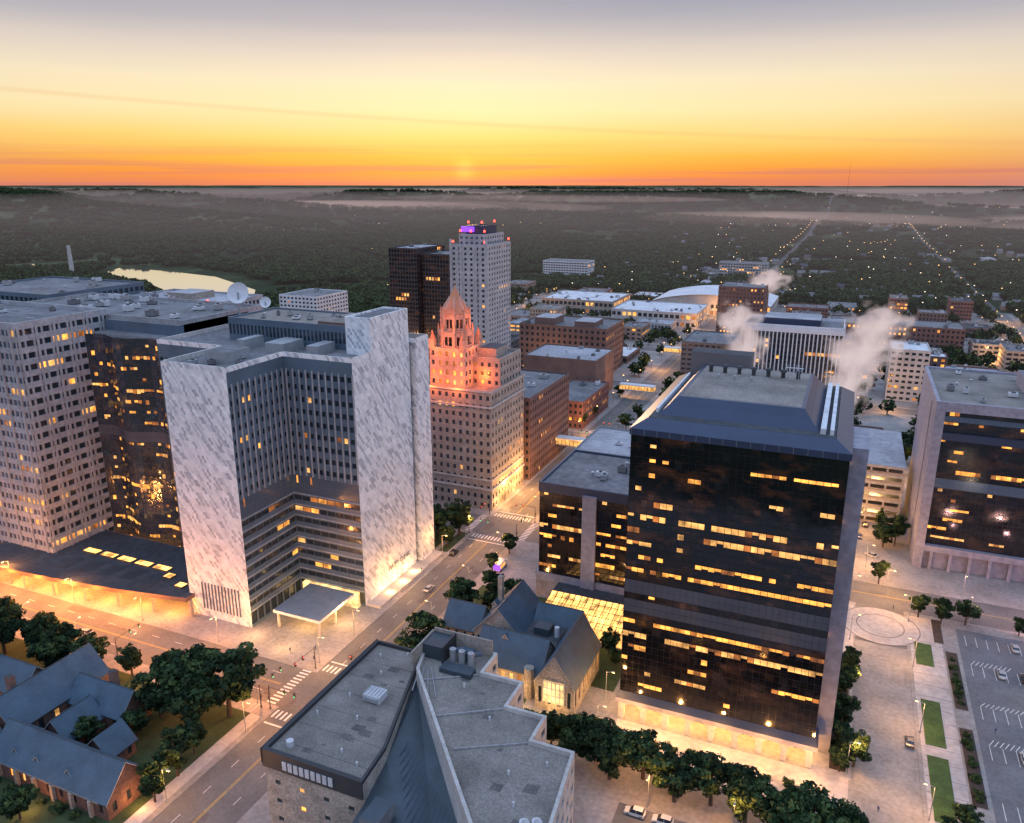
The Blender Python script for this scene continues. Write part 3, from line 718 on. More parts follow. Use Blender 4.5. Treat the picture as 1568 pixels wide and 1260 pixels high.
# ---------------------------------------------------------------- filler city
random.seed(11)
def overl(a,b,c,d):
    for (x0,x1,y0,y1) in used:
        if a<x1+3 and b>x0-3 and c<y1+3 and d>y0-3: return True
    return False
wm=['brick_brown','brick_tan','brick_red','stone_tan','stone_pale','concrete','brick_plum','stone_grey','brick_tan','brick_brown']
nm={'brick_brown':'brick_commercial_building','brick_tan':'tan_brick_building','brick_red':'red_brick_building','stone_tan':'stone_commercial_building','stone_pale':'pale_stone_building','concrete':'concrete_office_building','brick_plum':'dark_brick_building','stone_grey':'grey_stone_building'}
for (a,b) in [(-420,-330),(-316,-129),(-102,140),(157,259),(279,381),(400,520)]:
    for (c,d) in [(272,372),(394,495),(516,617),(638,739),(760,861),(882,948)]:
        nt_=34 if (a<150 and c<800) else 7
        if a==-420: nt_=3
        for t in range(nt_):
            w=random.uniform(16,42);dd=random.uniform(16,40)
            x=random.uniform(a+3,b-3-w) if b-a>w+6 else a+3;y=random.uniform(c+3,d-3-dd)
            if overl(x,x+w,y,y+dd): continue
            if random.random()<.3: continue
            h=random.choice([5,7,9,11,14,18]) if x<150 else random.choice([4,5,6,8,10])
            if y<400 and x<140: h=random.choice([8,12,16])
            w0=random.choice(wm)
            bld(nm[w0],x,x+w,y,y+dd,h,w0,random.choice(['roof_mid','roof_mid','roof_light','roof_dark','roof_white','roof_gravel']),F(random.choice([3,3.6,4.5]),3.7,random.choice([.45,.6,.75]),.5,.3,'glass',random.choice([.1,.25,.6])),nh=random.randint(4,10))
mb=MB()
def farlamp(x,y,z=8,m='lamp_far',r=.45):
    mb.tube((x,y,hz(x,y)),(x,y,hz(x,y)+z),.1,.08,'metal_dark',4)
    zz=hz(x,y)+z
    mb.cyl(x,y,zz,zz+r*.8,r,r*.8,m,6); mb.face([(x+r*math.cos(-i),y+r*math.sin(-i),zz) for i in range(6)],m)
for (a,b,y0,y1) in XS:
    y=285
    while y<min(y1,2600):
        farlamp(a-1.5,y,8+ (y>1400)*5,r=.4+max(0,y-600)/2800);y+=33 if y<900 else 80
for (c,d,x0,x1) in YS[1:7]:
    x=x0
    while x<x1:
        if c>260: farlamp(x,c-1.5,r=.45)
        x+=36
for i in range(850):
    an=random.uniform(-.75,.85);d=900*math.exp(random.uniform(0,1.75));x=d*math.sin(an);y=d*math.cos(an)
    if x<-350 and random.random()<.92: continue
    farlamp(x,y,random.uniform(11,17),random.choice(['lamp_far','lamp_far','lamp_white']),r=.35+d/2800*random.uniform(.2,1))
mb.build('distant_street_lamps')
sl=bpy.data.objects.new('street_lighting',None);COL.objects.link(sl)
for (a,b,y0,y1) in XS:
    for y in range(300,900,85): light('street_light',(a+4,y,9),9000 if a<150 else 6000,(1,.43,.11),.5,sl)
for (c,d,x0,x1) in YS[2:7]:
    for x in range(-300,520,110): light('street_light',(x,c+6,9),8500,(1,.45,.12),.5,sl)
for i in range(26):
    x=random.uniform(-100,500);y=random.uniform(380,920)
    if not overl(x,x+1,y,y+1): light('yard_light',(x,y,7),7500,(1,.45,.12),.5,sl)
# ---------------------------------------------------------------- FOREGROUND building
mb=MB()
A=[(-100,104),(-76,104),(-77,114),(-87,147),(-100,147)]
prism(mb,A,.15,18.5,'stone_rough','roof_gravel',[F(5.5,5,.22,.25,.3,'glass',.35),None,None,None,F(8,5,.2,.25,.3,'glass',.2)],.9,.6,cap='metal_dark')
mb.box(-100.25,-76,103.6,103.98,15.2,19.4,'metal_dark');mb.box(-100.5,-100.02,103.6,147.2,16,19.4,'metal_dark')
for i in range(9): mb.box(-95+i*1.4,-94+i*1.4,103.4,103.58,16,18,'hvac_white')
B=[(-51,100),(-37,100),(-40,125),(-49,125),(-49,133),(-58,133),(-58,142),(-68,142),(-68,150),(-84,150),(-86,147),(-83,137)]
prism(mb,B,.15,21,'stone_pale','roof_gravel',[F(4,4,.5,.4,.3,'glass',.2)]*10+[None,None],1.0,.7,cap='stone_pale')
for (p,q) in(((-68,142),(-80,134.5)),((-58,133),(-72,124)),((-49,125),(-63,117))):
    mb.tube((*p,21.2),(*q,21.2),.22,.22,'stone_grey',4)
random.seed(6)
for i in range(16):
    x=random.uniform(-97,-82);y=random.uniform(107,140);w=random.uniform(.5,3.2)
    if x+w<-100+(147-y)*.3+12: mb.face([(x,y,18.51+i*.003),(x+w,y+.2,18.51+i*.003),(x+w*.9,y+w*.7,18.51+i*.003),(x+.1,y+w*.6,18.51+i*.003)],'roof_patch')
for (x,y) in((-62,128),(-55,120),(-46,112),(-72,138),(-66,135),(-52,110),(-45,104)):
    w=random.uniform(1,3);mb.face([(x,y,21.01),(x+w,y+.2,21.01),(x+w,y+w,21.01),(x+.2,y+w*.8,21.01)],'roof_patch')
for i in range(6): mb.box(-99,-77.5+max(0,(i-1))*-1.7,108+i*6.3,108.06+i*6.3,18.5,18.53,'roof_dark')
mb.face([(-76,80,9),(-45,80,9),(-51,103,13.5),(-82,136,17.5),(-86.9,147,17.8),(-77,114,16),(-76,104,14)],'metal_seam')
for i in range(18):
    x=-75+i*1.4; mb.tube((x,80,9.15),(x+(-.25)*(i+2)*.9,104+(18-i)*.9,14.3+(18-i)*.12),.09,.09,'metal_blue',4)
mb.box(-73,-69,98,104,12,17,'roof_mid',top='metal_seam');mb.box(-66,-60,92,99,11,15.5,'metal_seam')
mb.box(-85,-84.6,138,149,21,25,'stone_tan');mb.box(-84.6,-69,149,149.4,21,25.5,'stone_tan');mb.box(-79,-78.6,142,149,21,25.4,'metal_dark');mb.box(-84.5,-79,143,149,21,24.6,'metal_seam')
for i in range(3):
    mb.tube((-77+i*2.4,144,21),(-77+i*2.4,144,24.5),.8,.8,'metal_grey',10);mb.tube((-77+i*2.4,144,24),(-75.5+i*2.4,146.5,23.2),.6,.6,'slate_blue',8)
mb.box(-78,-70,139,142,21,22.2,'metal_seam');mb.box(-76,-73,145,148,21,23,'slate_blue')
for i in range(4): mb.tube((-83+i,139,21.4),(-80+i*2,130,21.4),.12,.12,'metal_grey',5)
mb.box(-90.5,-86.2,126,129.5,18.5,20.2,'hvac_white');mb.box(-90,-86.6,125.6,126,18.9,19.8,'metal_grey')
for i in range(5): mb.box(-90.4+i*.85,-90+i*.85,126.2,129.3,20.2,20.26,'metal_grey')
for (x,y) in((-96,142),(-92,136),(-97,118),(-85,110),(-90,145),(-94,126),(-88,120),(-80,108)): mb.cyl(x,y,18.5,19.4,.25,.25,'hvac_white',6)
for (x,y) in((-50,115),(-60,128),(-70,136),(-44,120),(-46,108)): mb.cyl(x,y,21,22,.25,.25,'hvac_white',6)
for i in range(2): mb.cyl(-42.5+i*2,104.5+i,21,22,.9,.9,'hvac_white');mb.tube((-42.5+i*2,104.5+i,22),(-41.5+i*2,103.5+i,23),.5,.5,'hvac_white')
mb.cyl(-96,107.5,18.5,19.8,.8,.8,'hvac_white')
mb.build('stone_medical_library_building')
# ---------------------------------------------------------------- CHURCHES
mb=MB()
cw=F(3,7,.35,.55,.3,'glass',.35)
gable(mb,-63,-52.5,162,184,8.5,16.5,'y','stone_rough','slate_blue',cw)
mb.box(-60.6,-55,161.75,161.98,3,9,'lit_pale')
for i in range(6): mb.box(-60.7+i*1.13-.12,-60.7+i*1.13+.12,161.6,161.74,3,9,'stone_pale')
for zz in(3,5,7,9): mb.box(-60.8,-54.8,161.55,161.6,zz-.12,zz+.12,'stone_pale')
gable(mb,-82,-63.2,166,178,7,14,'x','stone_rough','slate_blue',F(2.5,6.5,.45,.5,.3,'glass',.9))
gable(mb,-88,-73,178,196,8,16,'y','stone_rough','slate_blue',cw)
gable(mb,-99,-88,180,190,6,11.5,'x','stone_rough','slate_blue',cw)
gable(mb,-73,-60,186,196,7,13,'x','stone_rough','slate_blue',cw)
mb.box(-73,-63,178,186,.15,9.5,'stone_rough',top='roof_dark');mb.box(-70.5,-66,180,184,9.5,11.6,'metal_seam');mb.cyl(-64,181,9.5,12.5,.7,.7,'hvac_white')
mb.cyl(-66,165.3,.15,9,1.4,1.4,'stone_rough',8)
for (x,y) in((-75,172),(-85,187),(-80,183)): gable(mb,x-.8,x+.8,y-1.6,y,12.6,13.6,'y','stone_tan','slate_blue',None,.2,z0=10)
mb.box(-86,-84.6,190,191.4,8,19,'stone_rough')
ch=mb.build('gothic_stone_church')
light('church_light',(-67,159.5,4),1000,(1,.52,.16),.3,ch);light('church_light',(-58,158,3),1300,(1,.52,.16),.3,ch);light('church_light',(-84,205,4),1200,(1,.5,.16),.3,ch);light('church_light',(-74,161,3),1000,(1,.5,.16),.3,ch)
mb=MB()
bc='brick_church'
bw=F(4,5,.3,.5,.3,'glass',.1)
gable(mb,-168,-132,91,102,5,11,'x',bc,'slate_blue',bw)
gable(mb,-182,-170,98,124,6,12.5,'y',bc,'slate_blue',bw)
gable(mb,-203,-182,108,118,5.5,11,'x',bc,'slate_blue',bw)
gable(mb,-170,-152,112,121,5,10,'x',bc,'slate_blue',bw)
gable(mb,-212,-202,88,110,5,10.5,'y',bc,'slate_blue',bw)
gable(mb,-152,-144,102,109,4,8,'y',bc,'slate_blue',bw)
gable(mb,-166,-158,102,112,4,8.5,'y',bc,'slate_blue',bw)
gable(mb,-178,-170,84,96,4.5,9,'y',bc,'slate_blue',bw)
for (x,y,zz) in((-178,104,15),(-160,118,12.5),(-197,112,14)): mb.box(x-.8,x+.8,y-.8,y+.8,6,zz,'brick_brown',top='metal_dark')
for (x,y) in((-145,94),(-155,94),(-162,94)): gable(mb,x-.8,x+.8,y-1.4,y,6.8,7.8,'y',bc,'slate_blue',None,.2,z0=5)
mb.box(-166,-134,90.5,90.98,4.2,4.6,'stone_pale')
for i in range(6): mb.box(-166+i*5.8,-165.2+i*5.8,90.2,90.98,.15,4.2,'stone_tan')
bch=mb.build('brick_church')
light('church_light',(-150,86,2.5),900,(1,.4,.12),.3,bch);light('church_light',(-129,96,2.5),900,(1,.4,.12),.3,bch);light('church_light',(-190,100,2.5),900,(1,.4,.12),.3,bch);light('church_light',(-165,126,3),900,(1,.4,.12),.3,bch)
# ---------------------------------------------------------------- trees
def leafcloud(centers,nper,size,mats,mb,flat=.7):
    for c in centers:
        cx_,cy_,cz_,r,mi=c
        mat=mb.mi(mats[mi])
        for k in range(nper):
            d=np.random.normal(size=3);d/=np.linalg.norm(d);q=np.array((cx_,cy_,cz_))+d*r*np.array((1,1,flat))*random.uniform(.55,1)
            u=np.random.normal(size=3);u/=np.linalg.norm(u);n_=d+.8*u;n_/=np.linalg.norm(n_)
            t=np.cross(n_,u);t/=max(np.linalg.norm(t),1e-4);w=np.cross(n_,t);s=size*random.uniform(.6,1.3)
            b0=len(mb.v)
            for a_,b_ in((-1,-.5),(.2,-1),(1,.4),(-.1,1)): mb.v.append(tuple(q+t*s*a_+w*s*b_*.8))
            mb.f.append((b0,b0+1,b0+2,b0+3));mb.m.append(mat)
def treemesh(name,H,R,seed,conifer=False):
    random.seed(seed);np.random.seed(seed);mb=MB();th=H*.28
    mb.tube((0,0,0),(.1,.05,th),R*.08,R*.06,'bark',8);mb.tube((.1,.05,th),(0,0,H*.75),R*.06,R*.02,'bark',6)
    cs=[]
    for i in range(7):
        a=i*.9+random.random()*.5;l=R*random.uniform(.5,.8);e=(l*math.cos(a),l*math.sin(a),H*random.uniform(.42,.75))
        mb.tube((0,0,th*random.uniform(.85,1.4)),e,R*.035,R*.012,'bark',5)
    n=0
    while n<95:
        p=np.random.uniform(-1,1,3)
        rr=np.linalg.norm(p)
        if rr>1 or rr<.35: continue
        lump=.8+.7*noise.noise(Vector((p[0]*1.6+seed,p[1]*1.6,p[2]*1.6)))
        if rr>lump: continue
        zc=H*.63+p[2]*H*.36;k=1
        if p[2]<0: k=.9
        if conifer: k=(1-(p[2]+1)/2)*1.1+.1
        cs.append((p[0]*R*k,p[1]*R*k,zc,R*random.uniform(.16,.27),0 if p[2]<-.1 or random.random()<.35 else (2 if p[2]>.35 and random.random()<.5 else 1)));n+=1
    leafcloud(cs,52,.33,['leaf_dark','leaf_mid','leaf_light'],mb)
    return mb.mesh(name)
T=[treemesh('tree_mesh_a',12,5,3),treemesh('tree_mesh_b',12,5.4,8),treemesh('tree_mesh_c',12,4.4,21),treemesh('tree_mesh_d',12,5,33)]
TC=treemesh('conifer_mesh',12,3.2,50,True)
random.seed(5)
def tree(x,y,h,con=False,w=1):
    o=bpy.data.objects.new('conifer_tree' if con else 'deciduous_tree',TC if con else random.choice(T));COL.objects.link(o)
    s=h/12;o.location=(x,y,.12);o.scale=(s*w,s*w,s);o.rotation_euler[2]=random.uniform(0,6.28)
for x,y,h in [(-47,146,13),(-38,145,12.5),(-31,148,12),(-23,144,12.5),(-15.5,146,12),(-8,143.5,13),(-1,143,12),(5,142.5,14),(11,142,12),(-54,150,9),(-43,152,10),
 (-99.5,194,13),(-101,171,13),(-103,165,9),(-96,208,10),(-88,207,9),(-93,200,8),(-128,247,14),(-134,241,13),(-140,246,12),(-127.5,236,9),(-147,240,10),
 (-142,127,19),(-133,128,19),(-149,121,15),(-137,119,15),(-129,107,12),(-127.5,99,10),(-131,114,10),(-154,130,12),(-170,131,9),(-182,129,11),(-191,127,13),(-200,128,13),(-212,124,15),(-222,129,13),(-207,131,10),(-186,90,11),(-196,96,11),(-225,110,14),(-232,120,14),(-240,128,11),(-228,95,13),(-150,84,8),(-160,84,7),(-190,122,12),(-216,116,12),(-157,107,7),(-148,113,8),
 (10,176,8),(10,185,9),(10,197,10),(10,204,9),(12,212,7),(10,168,6),(20,268.5,9),(37,248,9),(31,250,8),(44,250.5,8),(25,306,11),(22,300,9),(38,150,8),(31,153,7),(35,160,6),(39,141,8),(58,250,6),(75,251,7),(95,250,7),(13,171,9),(31,146,8),
 (-90,158,7),(-60,190,6),(-52,192,8),(-49,187,6),(-104,225,7),(-104,240,8),(-128,318,8),(-105,300,9),(-105,330,8),(-128,398,9),(-128,415,9),(-105,405,9),(-105,430,8),(-127,470,8),(24,395,14),(14,398,12),(32,402,12),(60,380,10),(75,395,10),(100,372,10),(-100,520,9)]:
    tree(x,y,h,w=random.uniform(.95,1.2))
for x,y,h in[(26,303,12),(21,314,10)]: tree(x,y,h,True)
def shrubmesh():
    mb=MB();cs=[(random.uniform(-1.2,1.2),random.uniform(-.7,.7),random.uniform(.3,.8),.55,random.choice([0,1,2])) for i in range(14)]
    leafcloud(cs,40,.16,['leaf_dark','leaf_mid','leaf_light'],mb);return mb.mesh('shrub_mesh')
SM=shrubmesh()
for x,y in [(-40+i*4.4,159.5+random.uniform(-.6,.6)) for i in range(10)]+[(9.5+random.uniform(-1,1),172+i*3) for i in range(10)]+[(38.5,170+i*3+random.uniform(-1,1)) for i in range(9)]+[(38.5,206+i*3+random.uniform(-1,1)) for i in range(8)]+[(-64+i*2,158.8) for i in range(6)]+[(-160+i*5,88.8) for i in range(6)]:
    o=bpy.data.objects.new('shrub',SM);COL.objects.link(o);o.location=(x,y,.15);o.scale=[random.uniform(.6,1.4)]*3;o.rotation_euler[2]=random.uniform(0,6)
def patch(seed,ntr):
    random.seed(seed);np.random.seed(seed);mb=MB()
    for t in range(ntr):
        a=random.uniform(0,6.28);d=14*math.sqrt(random.random());H=random.uniform(8,12);R=random.uniform(4.2,6.4);x,y=d*math.cos(a),d*math.sin(a)
        if ntr==1: x=y=0
        mb.tube((x,y,0),(x,y,H*.5),.4,.25,'bark',4)
        cs=[]
        for k in range(12):
            p=np.random.normal(size=3);p/=np.linalg.norm(p)
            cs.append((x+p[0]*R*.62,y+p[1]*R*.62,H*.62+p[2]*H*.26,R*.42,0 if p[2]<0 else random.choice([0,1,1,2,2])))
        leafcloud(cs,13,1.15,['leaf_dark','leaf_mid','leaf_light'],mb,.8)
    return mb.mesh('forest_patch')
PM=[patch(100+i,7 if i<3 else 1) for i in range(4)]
random.seed(77)
pts=[[],[],[],[]]
def inlake(x,y):
    c=False;n=len(lake)
    for i in range(n):
        (xa,ya),(xb,yb)=lake[i],lake[i-1]
        if (ya>y)!=(yb>y) and x<(xb-xa)*(y-ya)/(yb-ya)+xa: c=not c
    return c
def addp(i,x,y,s):
    z=hz(x,y);a=random.uniform(0,6.28);h=s*.5
    pts[i].append([(x+h*1.414*math.cos(a+k*math.pi/2),y+h*1.414*math.sin(a+k*math.pi/2),z-2*(s>1.2)) for k in range(4)])
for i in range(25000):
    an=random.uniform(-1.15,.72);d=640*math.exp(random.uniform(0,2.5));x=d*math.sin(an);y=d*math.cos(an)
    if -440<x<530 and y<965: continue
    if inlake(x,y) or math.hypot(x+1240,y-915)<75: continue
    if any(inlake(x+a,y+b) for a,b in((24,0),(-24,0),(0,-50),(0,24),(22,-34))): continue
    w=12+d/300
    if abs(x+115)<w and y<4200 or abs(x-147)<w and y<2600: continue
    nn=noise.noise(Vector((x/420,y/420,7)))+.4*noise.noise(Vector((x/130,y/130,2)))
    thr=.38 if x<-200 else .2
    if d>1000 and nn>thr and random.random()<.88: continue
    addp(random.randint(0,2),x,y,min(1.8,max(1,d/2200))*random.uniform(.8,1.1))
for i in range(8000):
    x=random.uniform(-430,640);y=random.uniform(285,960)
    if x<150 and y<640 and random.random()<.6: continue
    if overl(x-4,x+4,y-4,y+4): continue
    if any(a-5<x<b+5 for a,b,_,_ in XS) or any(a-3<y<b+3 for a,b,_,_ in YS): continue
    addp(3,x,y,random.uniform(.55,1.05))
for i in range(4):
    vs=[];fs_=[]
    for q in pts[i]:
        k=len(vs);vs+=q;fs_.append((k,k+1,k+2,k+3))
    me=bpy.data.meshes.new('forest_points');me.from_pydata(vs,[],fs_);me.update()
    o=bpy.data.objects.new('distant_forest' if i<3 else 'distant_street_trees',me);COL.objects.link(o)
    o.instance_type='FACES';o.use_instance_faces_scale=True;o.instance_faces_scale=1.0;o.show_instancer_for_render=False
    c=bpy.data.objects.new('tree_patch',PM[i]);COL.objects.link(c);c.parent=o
mb=MB();random.seed(9)
for i in range(800):
    an=random.uniform(-.45,.8);d=980*math.exp(random.uniform(0,1.35));x=d*math.sin(an);y=d*math.cos(an)
    if y<965 or x<-420: continue
    if noise.noise(Vector((x/420,y/420,7)))<0 and random.random()<.75: continue
    z=hz(x,y)
    w=random.uniform(8,12);l=random.uniform(9,16)
    if random.random()<.05: w*=2.6;l*=2.6
    h=random.uniform(4,6)
    mt=random.choice(['stone_pale','concrete','brick_tan','stone_tan'])
    if w<20: gable(mb,x,x+w,y,y+l,z+h,z+h+4,'x',mt,random.choice(['roof_mid','roof_dark','roof_mid']),None,.4,z0=z-3)
    else: mb.box(x,x+w,y,y+l,z-3,z+h,mt,top=random.choice(['roof_mid','roof_light']))
mb.build('distant_houses')
mb=MB()
mb.cyl(-1040,805,0,46,3.4,2.4,'stone_pale',12);mb.build('smokestack')
mb=MB()
for k in range(4): mb.tube((-60+k%2*2,4200+k//2*2,20),(-59,4201,230),.5,.2,'metal_dark',4)
mb.build('radio_mast')
# ---------------------------------------------------------------- vehicles
def carmesh(pi,van=False):
    mb=MB();pt='car_paint_%d'%pi
    W=.92
    pr=[(-2.2,.32),(-2.28,.65),(-2.15,.95),(-1.7,1.02),(1.05,1.0),(2.0,.82),(2.25,.62),(2.22,.32)]
    for sx in(-1,1):
        f_=[(sx*W,y,z) for y,z in pr]; mb.face(f_ if sx>0 else f_[::-1],pt)
    for i in range(len(pr)):
        a=pr[i];b=pr[(i+1)%len(pr)]; mb.face([(-W,*a),(W,*a),(W,*b),(-W,*b)],pt)
    hgt=1.75 if van else 1.48
    a,b=(-1.95 if van else -1.75,1.02),(1.15,1.0);c,d=(.35,hgt),(-1.75 if van else -1.15,hgt);w1=W-.06;w2=W-.22
    for sx in(-1,1): mb.face([(sx*w1,*a),(sx*w1,*b),(sx*w2,*c),(sx*w2,*d)],'glass')
    mb.face([(-w1,*b),(w1,*b),(w2,*c),(-w2,*c)],'glass');mb.face([(-w1,*a),(w1,*a),(w2,*d),(-w2,*d)],'glass')
    mb.face([(-w2,d[0],hgt+.01),(w2,d[0],hgt+.01),(w2,c[0],hgt+.01),(-w2,c[0],hgt+.01)],pt)
    mb.tube((w1,-.4,1.02),(w2,-.4,hgt),.05,.05,pt,4);mb.tube((-w1,-.4,1.02),(-w2,-.4,hgt),.05,.05,pt,4)
    for y in(-1.4,1.4):
        for sx in(-1,1): mb.tube((sx*.72,y,.33),(sx*.95,y,.33),.33,.33,'rubber',10);mb.tube((sx*.94,y,.33),(sx*.96,y,.33),.18,.18,'metal_grey',8)
    for sx in(-.65,.65):
        mb.box(sx-.2,sx+.2,2.2,2.27,.6,.75,'hvac_white');mb.box(sx-.2,sx+.2,-2.3,-2.24,.7,.85,'car_paint_2')
    return mb.mesh('car_mesh')
CM=[carmesh(i,i in(1,4)) for i in range(6)]
random.seed(3)
def car(x,y,r=0,i=None,z=.03):
    o=bpy.data.objects.new('parked_car' ,CM[random.choice([0,1,1,3,4,5,5,0,2]) if i is None else i]);COL.objects.link(o);o.location=(x,y,z);o.rotation_euler[2]=r
for row,p in((150,.6),(166,.6),(186,.6),(202,.5),(222,.7),(238,.8)):
    x=44.4
    while x<130:
        if x>49 and random.random()<p: car(x+.07,row+2.75,random.choice([0,math.pi]),None,.17)
        x+=2.8
for x,y,r,i in[(-30,137,1.57,4),(-24,137,1.57,4),(-10,137,1.57,1),(30,137.4,1.57,2),(-109,160,3.14,5),(-122.5,232,0,1),(-108.6,236,0,5),(-118,205,0,0),(-109.5,300,0,4),(-112,330,0,2),(-119,380,3.14,1),(-113,420,0,5),(18,290,1,0),(12,312,0,4),(16,318,0,1),(10,300,0,0),(14,306,0,3),(-200,141,1.57,0),(25.5,185,0,5)]:
    car(x,y,r,i)
mb=MB();mb.box(-1.2,1.2,-3.5,1.5,.8,3.3,'car_paint_4');mb.box(-1.1,1.1,1.5,3.2,.6,2.4,'car_paint_4');mb.box(-1.0,1.0,2.6,3.22,1.5,2.3,'glass');mb.box(-1.25,1.25,-3.55,-3.4,1,3.1,'purple_sign');mb.box(1.2,1.24,-3,1,1.6,2.6,'lit1')
for y in(-2.3,2.2):
    for sx in(-1,1): mb.tube((sx*.8,y,.45),(sx*1.2,y,.45),.45,.45,'rubber',10)
ft_=mb.build('food_truck',(-102,228,.16));light('truck_light',(-101,222,5),900,(1,.4,.3),.3,ft_)
# pedestrians
def person(x,y,r):
    J=[(0,0,.95),(0,.02,1.25),(0,.02,1.48),(0,.05,1.66),(.1,0,.92),(.11,.14,.5),(.11,.1,.06),(-.1,0,.92),(-.11,-.08,.5),(-.11,-.22,.08),(.2,.02,1.42),(.27,-.08,1.14),(.27,.06,.9),(-.2,.02,1.42),(-.27,.08,1.14),(-.27,.2,.92)]
    E=[(0,1),(1,2),(2,3),(0,4),(4,5),(5,6),(0,7),(7,8),(8,9),(1,10),(10,11),(11,12),(1,13),(13,14),(14,15)]
    R=[.15,.17,.07,.11,.09,.065,.05,.09,.065,.05,.07,.05,.035,.07,.05,.035]
    me=bpy.data.meshes.new('pedestrian');me.from_pydata(J,E,[]);me.materials.append(M['cloth_blue'])
    o=bpy.data.objects.new('pedestrian',me);COL.objects.link(o);o.location=(x,y,.16);o.rotation_euler[2]=r
    md=o.modifiers.new('Skin','SKIN')
    for i,v in enumerate(me.skin_vertices[0].data): v.radius=(R[i],R[i]);v.use_root=(i==0)
    o.modifiers.new('Sub','SUBSURF').levels=1
for q in((-137,157,1),(-131,161,2),(45,197,.5),(24,252,1.2),(-126.5,215,0),(-126,240,.1),(18,158,2.5)): person(*q)
# ---------------------------------------------------------------- street lamps and signals
mb=MB();mb.cyl(0,0,0,.6,.22,.18,'metal_grey',8);mb.tube((0,0,.5),(0,0,8.5),.11,.08,'metal_grey',6);mb.tube((0,0,8.4),(1.6,0,8.9),.06,.05,'metal_grey',5);mb.box(1.4,2.2,-.18,.18,8.8,9,'metal_grey');mb.box(1.45,2.15,-.15,.15,8.7,8.8,'lamp_glow',bottom=True)
LM=mb.mesh('street_lamp_mesh')
def lamp(x,y,r=0,p=1500,col=(1,.42,.1)):
    o=bpy.data.objects.new('street_lamp',LM);COL.objects.link(o);o.location=(x,y,.12);o.rotation_euler[2]=r
    l=bpy.data.lights.new('lamp_light','POINT');l.energy=p*LK;l.color=col;l.shadow_soft_size=.35
    q=bpy.data.objects.new('lamp_light',l);COL.objects.link(q);q.parent=o;q.location=(1.8,0,8.4)
for y in(70,100,125,172,200,228,247,285): lamp(-125.2,y,0,2600 if y<240 else 6500);
for y in(90,160,185,210,238,275,310,345): lamp(-105.8,y,math.pi,2400 if y<240 else 6500)
for x in range(-262,-126,22): lamp(x,135,math.pi/2,5500,(1,.32,.06))
for x in range(-250,-130,30): lamp(x,153,-math.pi/2,5000,(1,.34,.07))
lamp(-106,134,math.pi,4500);lamp(-126,156,0,4500)
for x in(-28,-10,8): lamp(x,140,-math.pi/2,3000)
for x in(45,62,80,100,125): lamp(x,251,math.pi/2,2400,(1,.52,.45));lamp(x,269,-math.pi/2,900,(1,.5,.5))
for y in(160,190,220,246): lamp(28,y,math.pi,3200,(1,.47,.15));lamp(11.5,y+8,0,2800,(1,.47,.15))
for (x,y) in((55,178),(90,178),(55,214),(90,214)): lamp(x,y,0,900,(1,.75,.5))
for (x,y) in((16,280),(4,285),(12,310),(-8,290),(22,262)): lamp(x,y,0,6000,(1,.45,.12))
for (x,y) in((-45,158),(-47,172),(-45,200)): lamp(x,y,0,1800,(1,.48,.14))
mb=MB();mb.cyl(0,0,0,.5,.25,.2,'metal_dark',8);mb.tube((0,0,.4),(0,0,7),.14,.1,'metal_dark',6);mb.tube((0,0,6.4),(9,0,6.8),.09,.05,'metal_dark',6)
for x in(5,8.2):
    mb.box(x-.2,x+.2,-.2,.2,5.7,6.9,'metal_dark',bottom=True);mb.box(x-.13,x+.13,-.24,-.21,5.8,6.05,'green_light');mb.box(x-.13,x+.13,.21,.24,6.5,6.78,'red_light')
mb.box(-.2,.2,-.35,-.15,3,4,'metal_dark')
SG=mb.mesh('traffic_signal_mesh')
for x,y,r in((-125.5,134.5,0),(-105.5,154,math.pi),(-125.5,153.5,-1.57),(-128,134,1.57),(-125.5,250.5,0),(-105.5,269.5,math.pi),(-125.5,269.5,-1.57),(-105.5,250.5,1.57),(-180,135,1.57),(-125.5,373,0),(-105.5,391,math.pi)):
    o=bpy.data.objects.new('traffic_signal',SG);COL.objects.link(o);o.location=(x,y,.12);o.rotation_euler[2]=r
# ---------------------------------------------------------------- haze and steam volumes
def vol(name,mat,loc,dim,shape='box'):
    if shape=='box':
        mb=MB();mb.box(-.5,.5,-.5,.5,-.5,.5,'metal_dark',bottom=True);me=mb.mesh(name)
    else:
        import bmesh
        bm=bmesh.new();bmesh.ops.create_icosphere(bm,subdivisions=4,radius=.5);me=bpy.data.meshes.new(name);bm.to_mesh(me)
    me.materials.clear();me.materials.append(mat);o=bpy.data.objects.new(name,me);COL.objects.link(o);o.location=loc;o.scale=dim;return o
def hazemat(name,dens,col,fac=1.0):
    m=bpy.data.materials.new(name);m.use_nodes=True;nt=m.node_tree;nt.nodes.clear()
    o=nt.nodes.new('ShaderNodeOutputMaterial');a=nt.nodes.new('ShaderNodeVolumeAbsorption');e=nt.nodes.new('ShaderNodeEmission');s=nt.nodes.new('ShaderNodeAddShader')
    a.inputs['Color'].default_value=(0,0,0,1);a.inputs['Density'].default_value=dens
    e.inputs['Color'].default_value=(*col,1);e.inputs['Strength'].default_value=dens*fac
    nt.links.new(a.outputs[0],s.inputs[0]);nt.links.new(e.outputs[0],s.inputs[1]);nt.links.new(s.outputs[0],o.inputs['Volume']);return m
vol('morning_haze',hazemat('haze',.00021,(.3,.24,.26)),(0,13600,25),(40000,26000,150))
mist=hazemat('mist',.0016,(.62,.48,.47));mist2=hazemat('mist_thin',.0009,(.55,.4,.38))
random.seed(4)
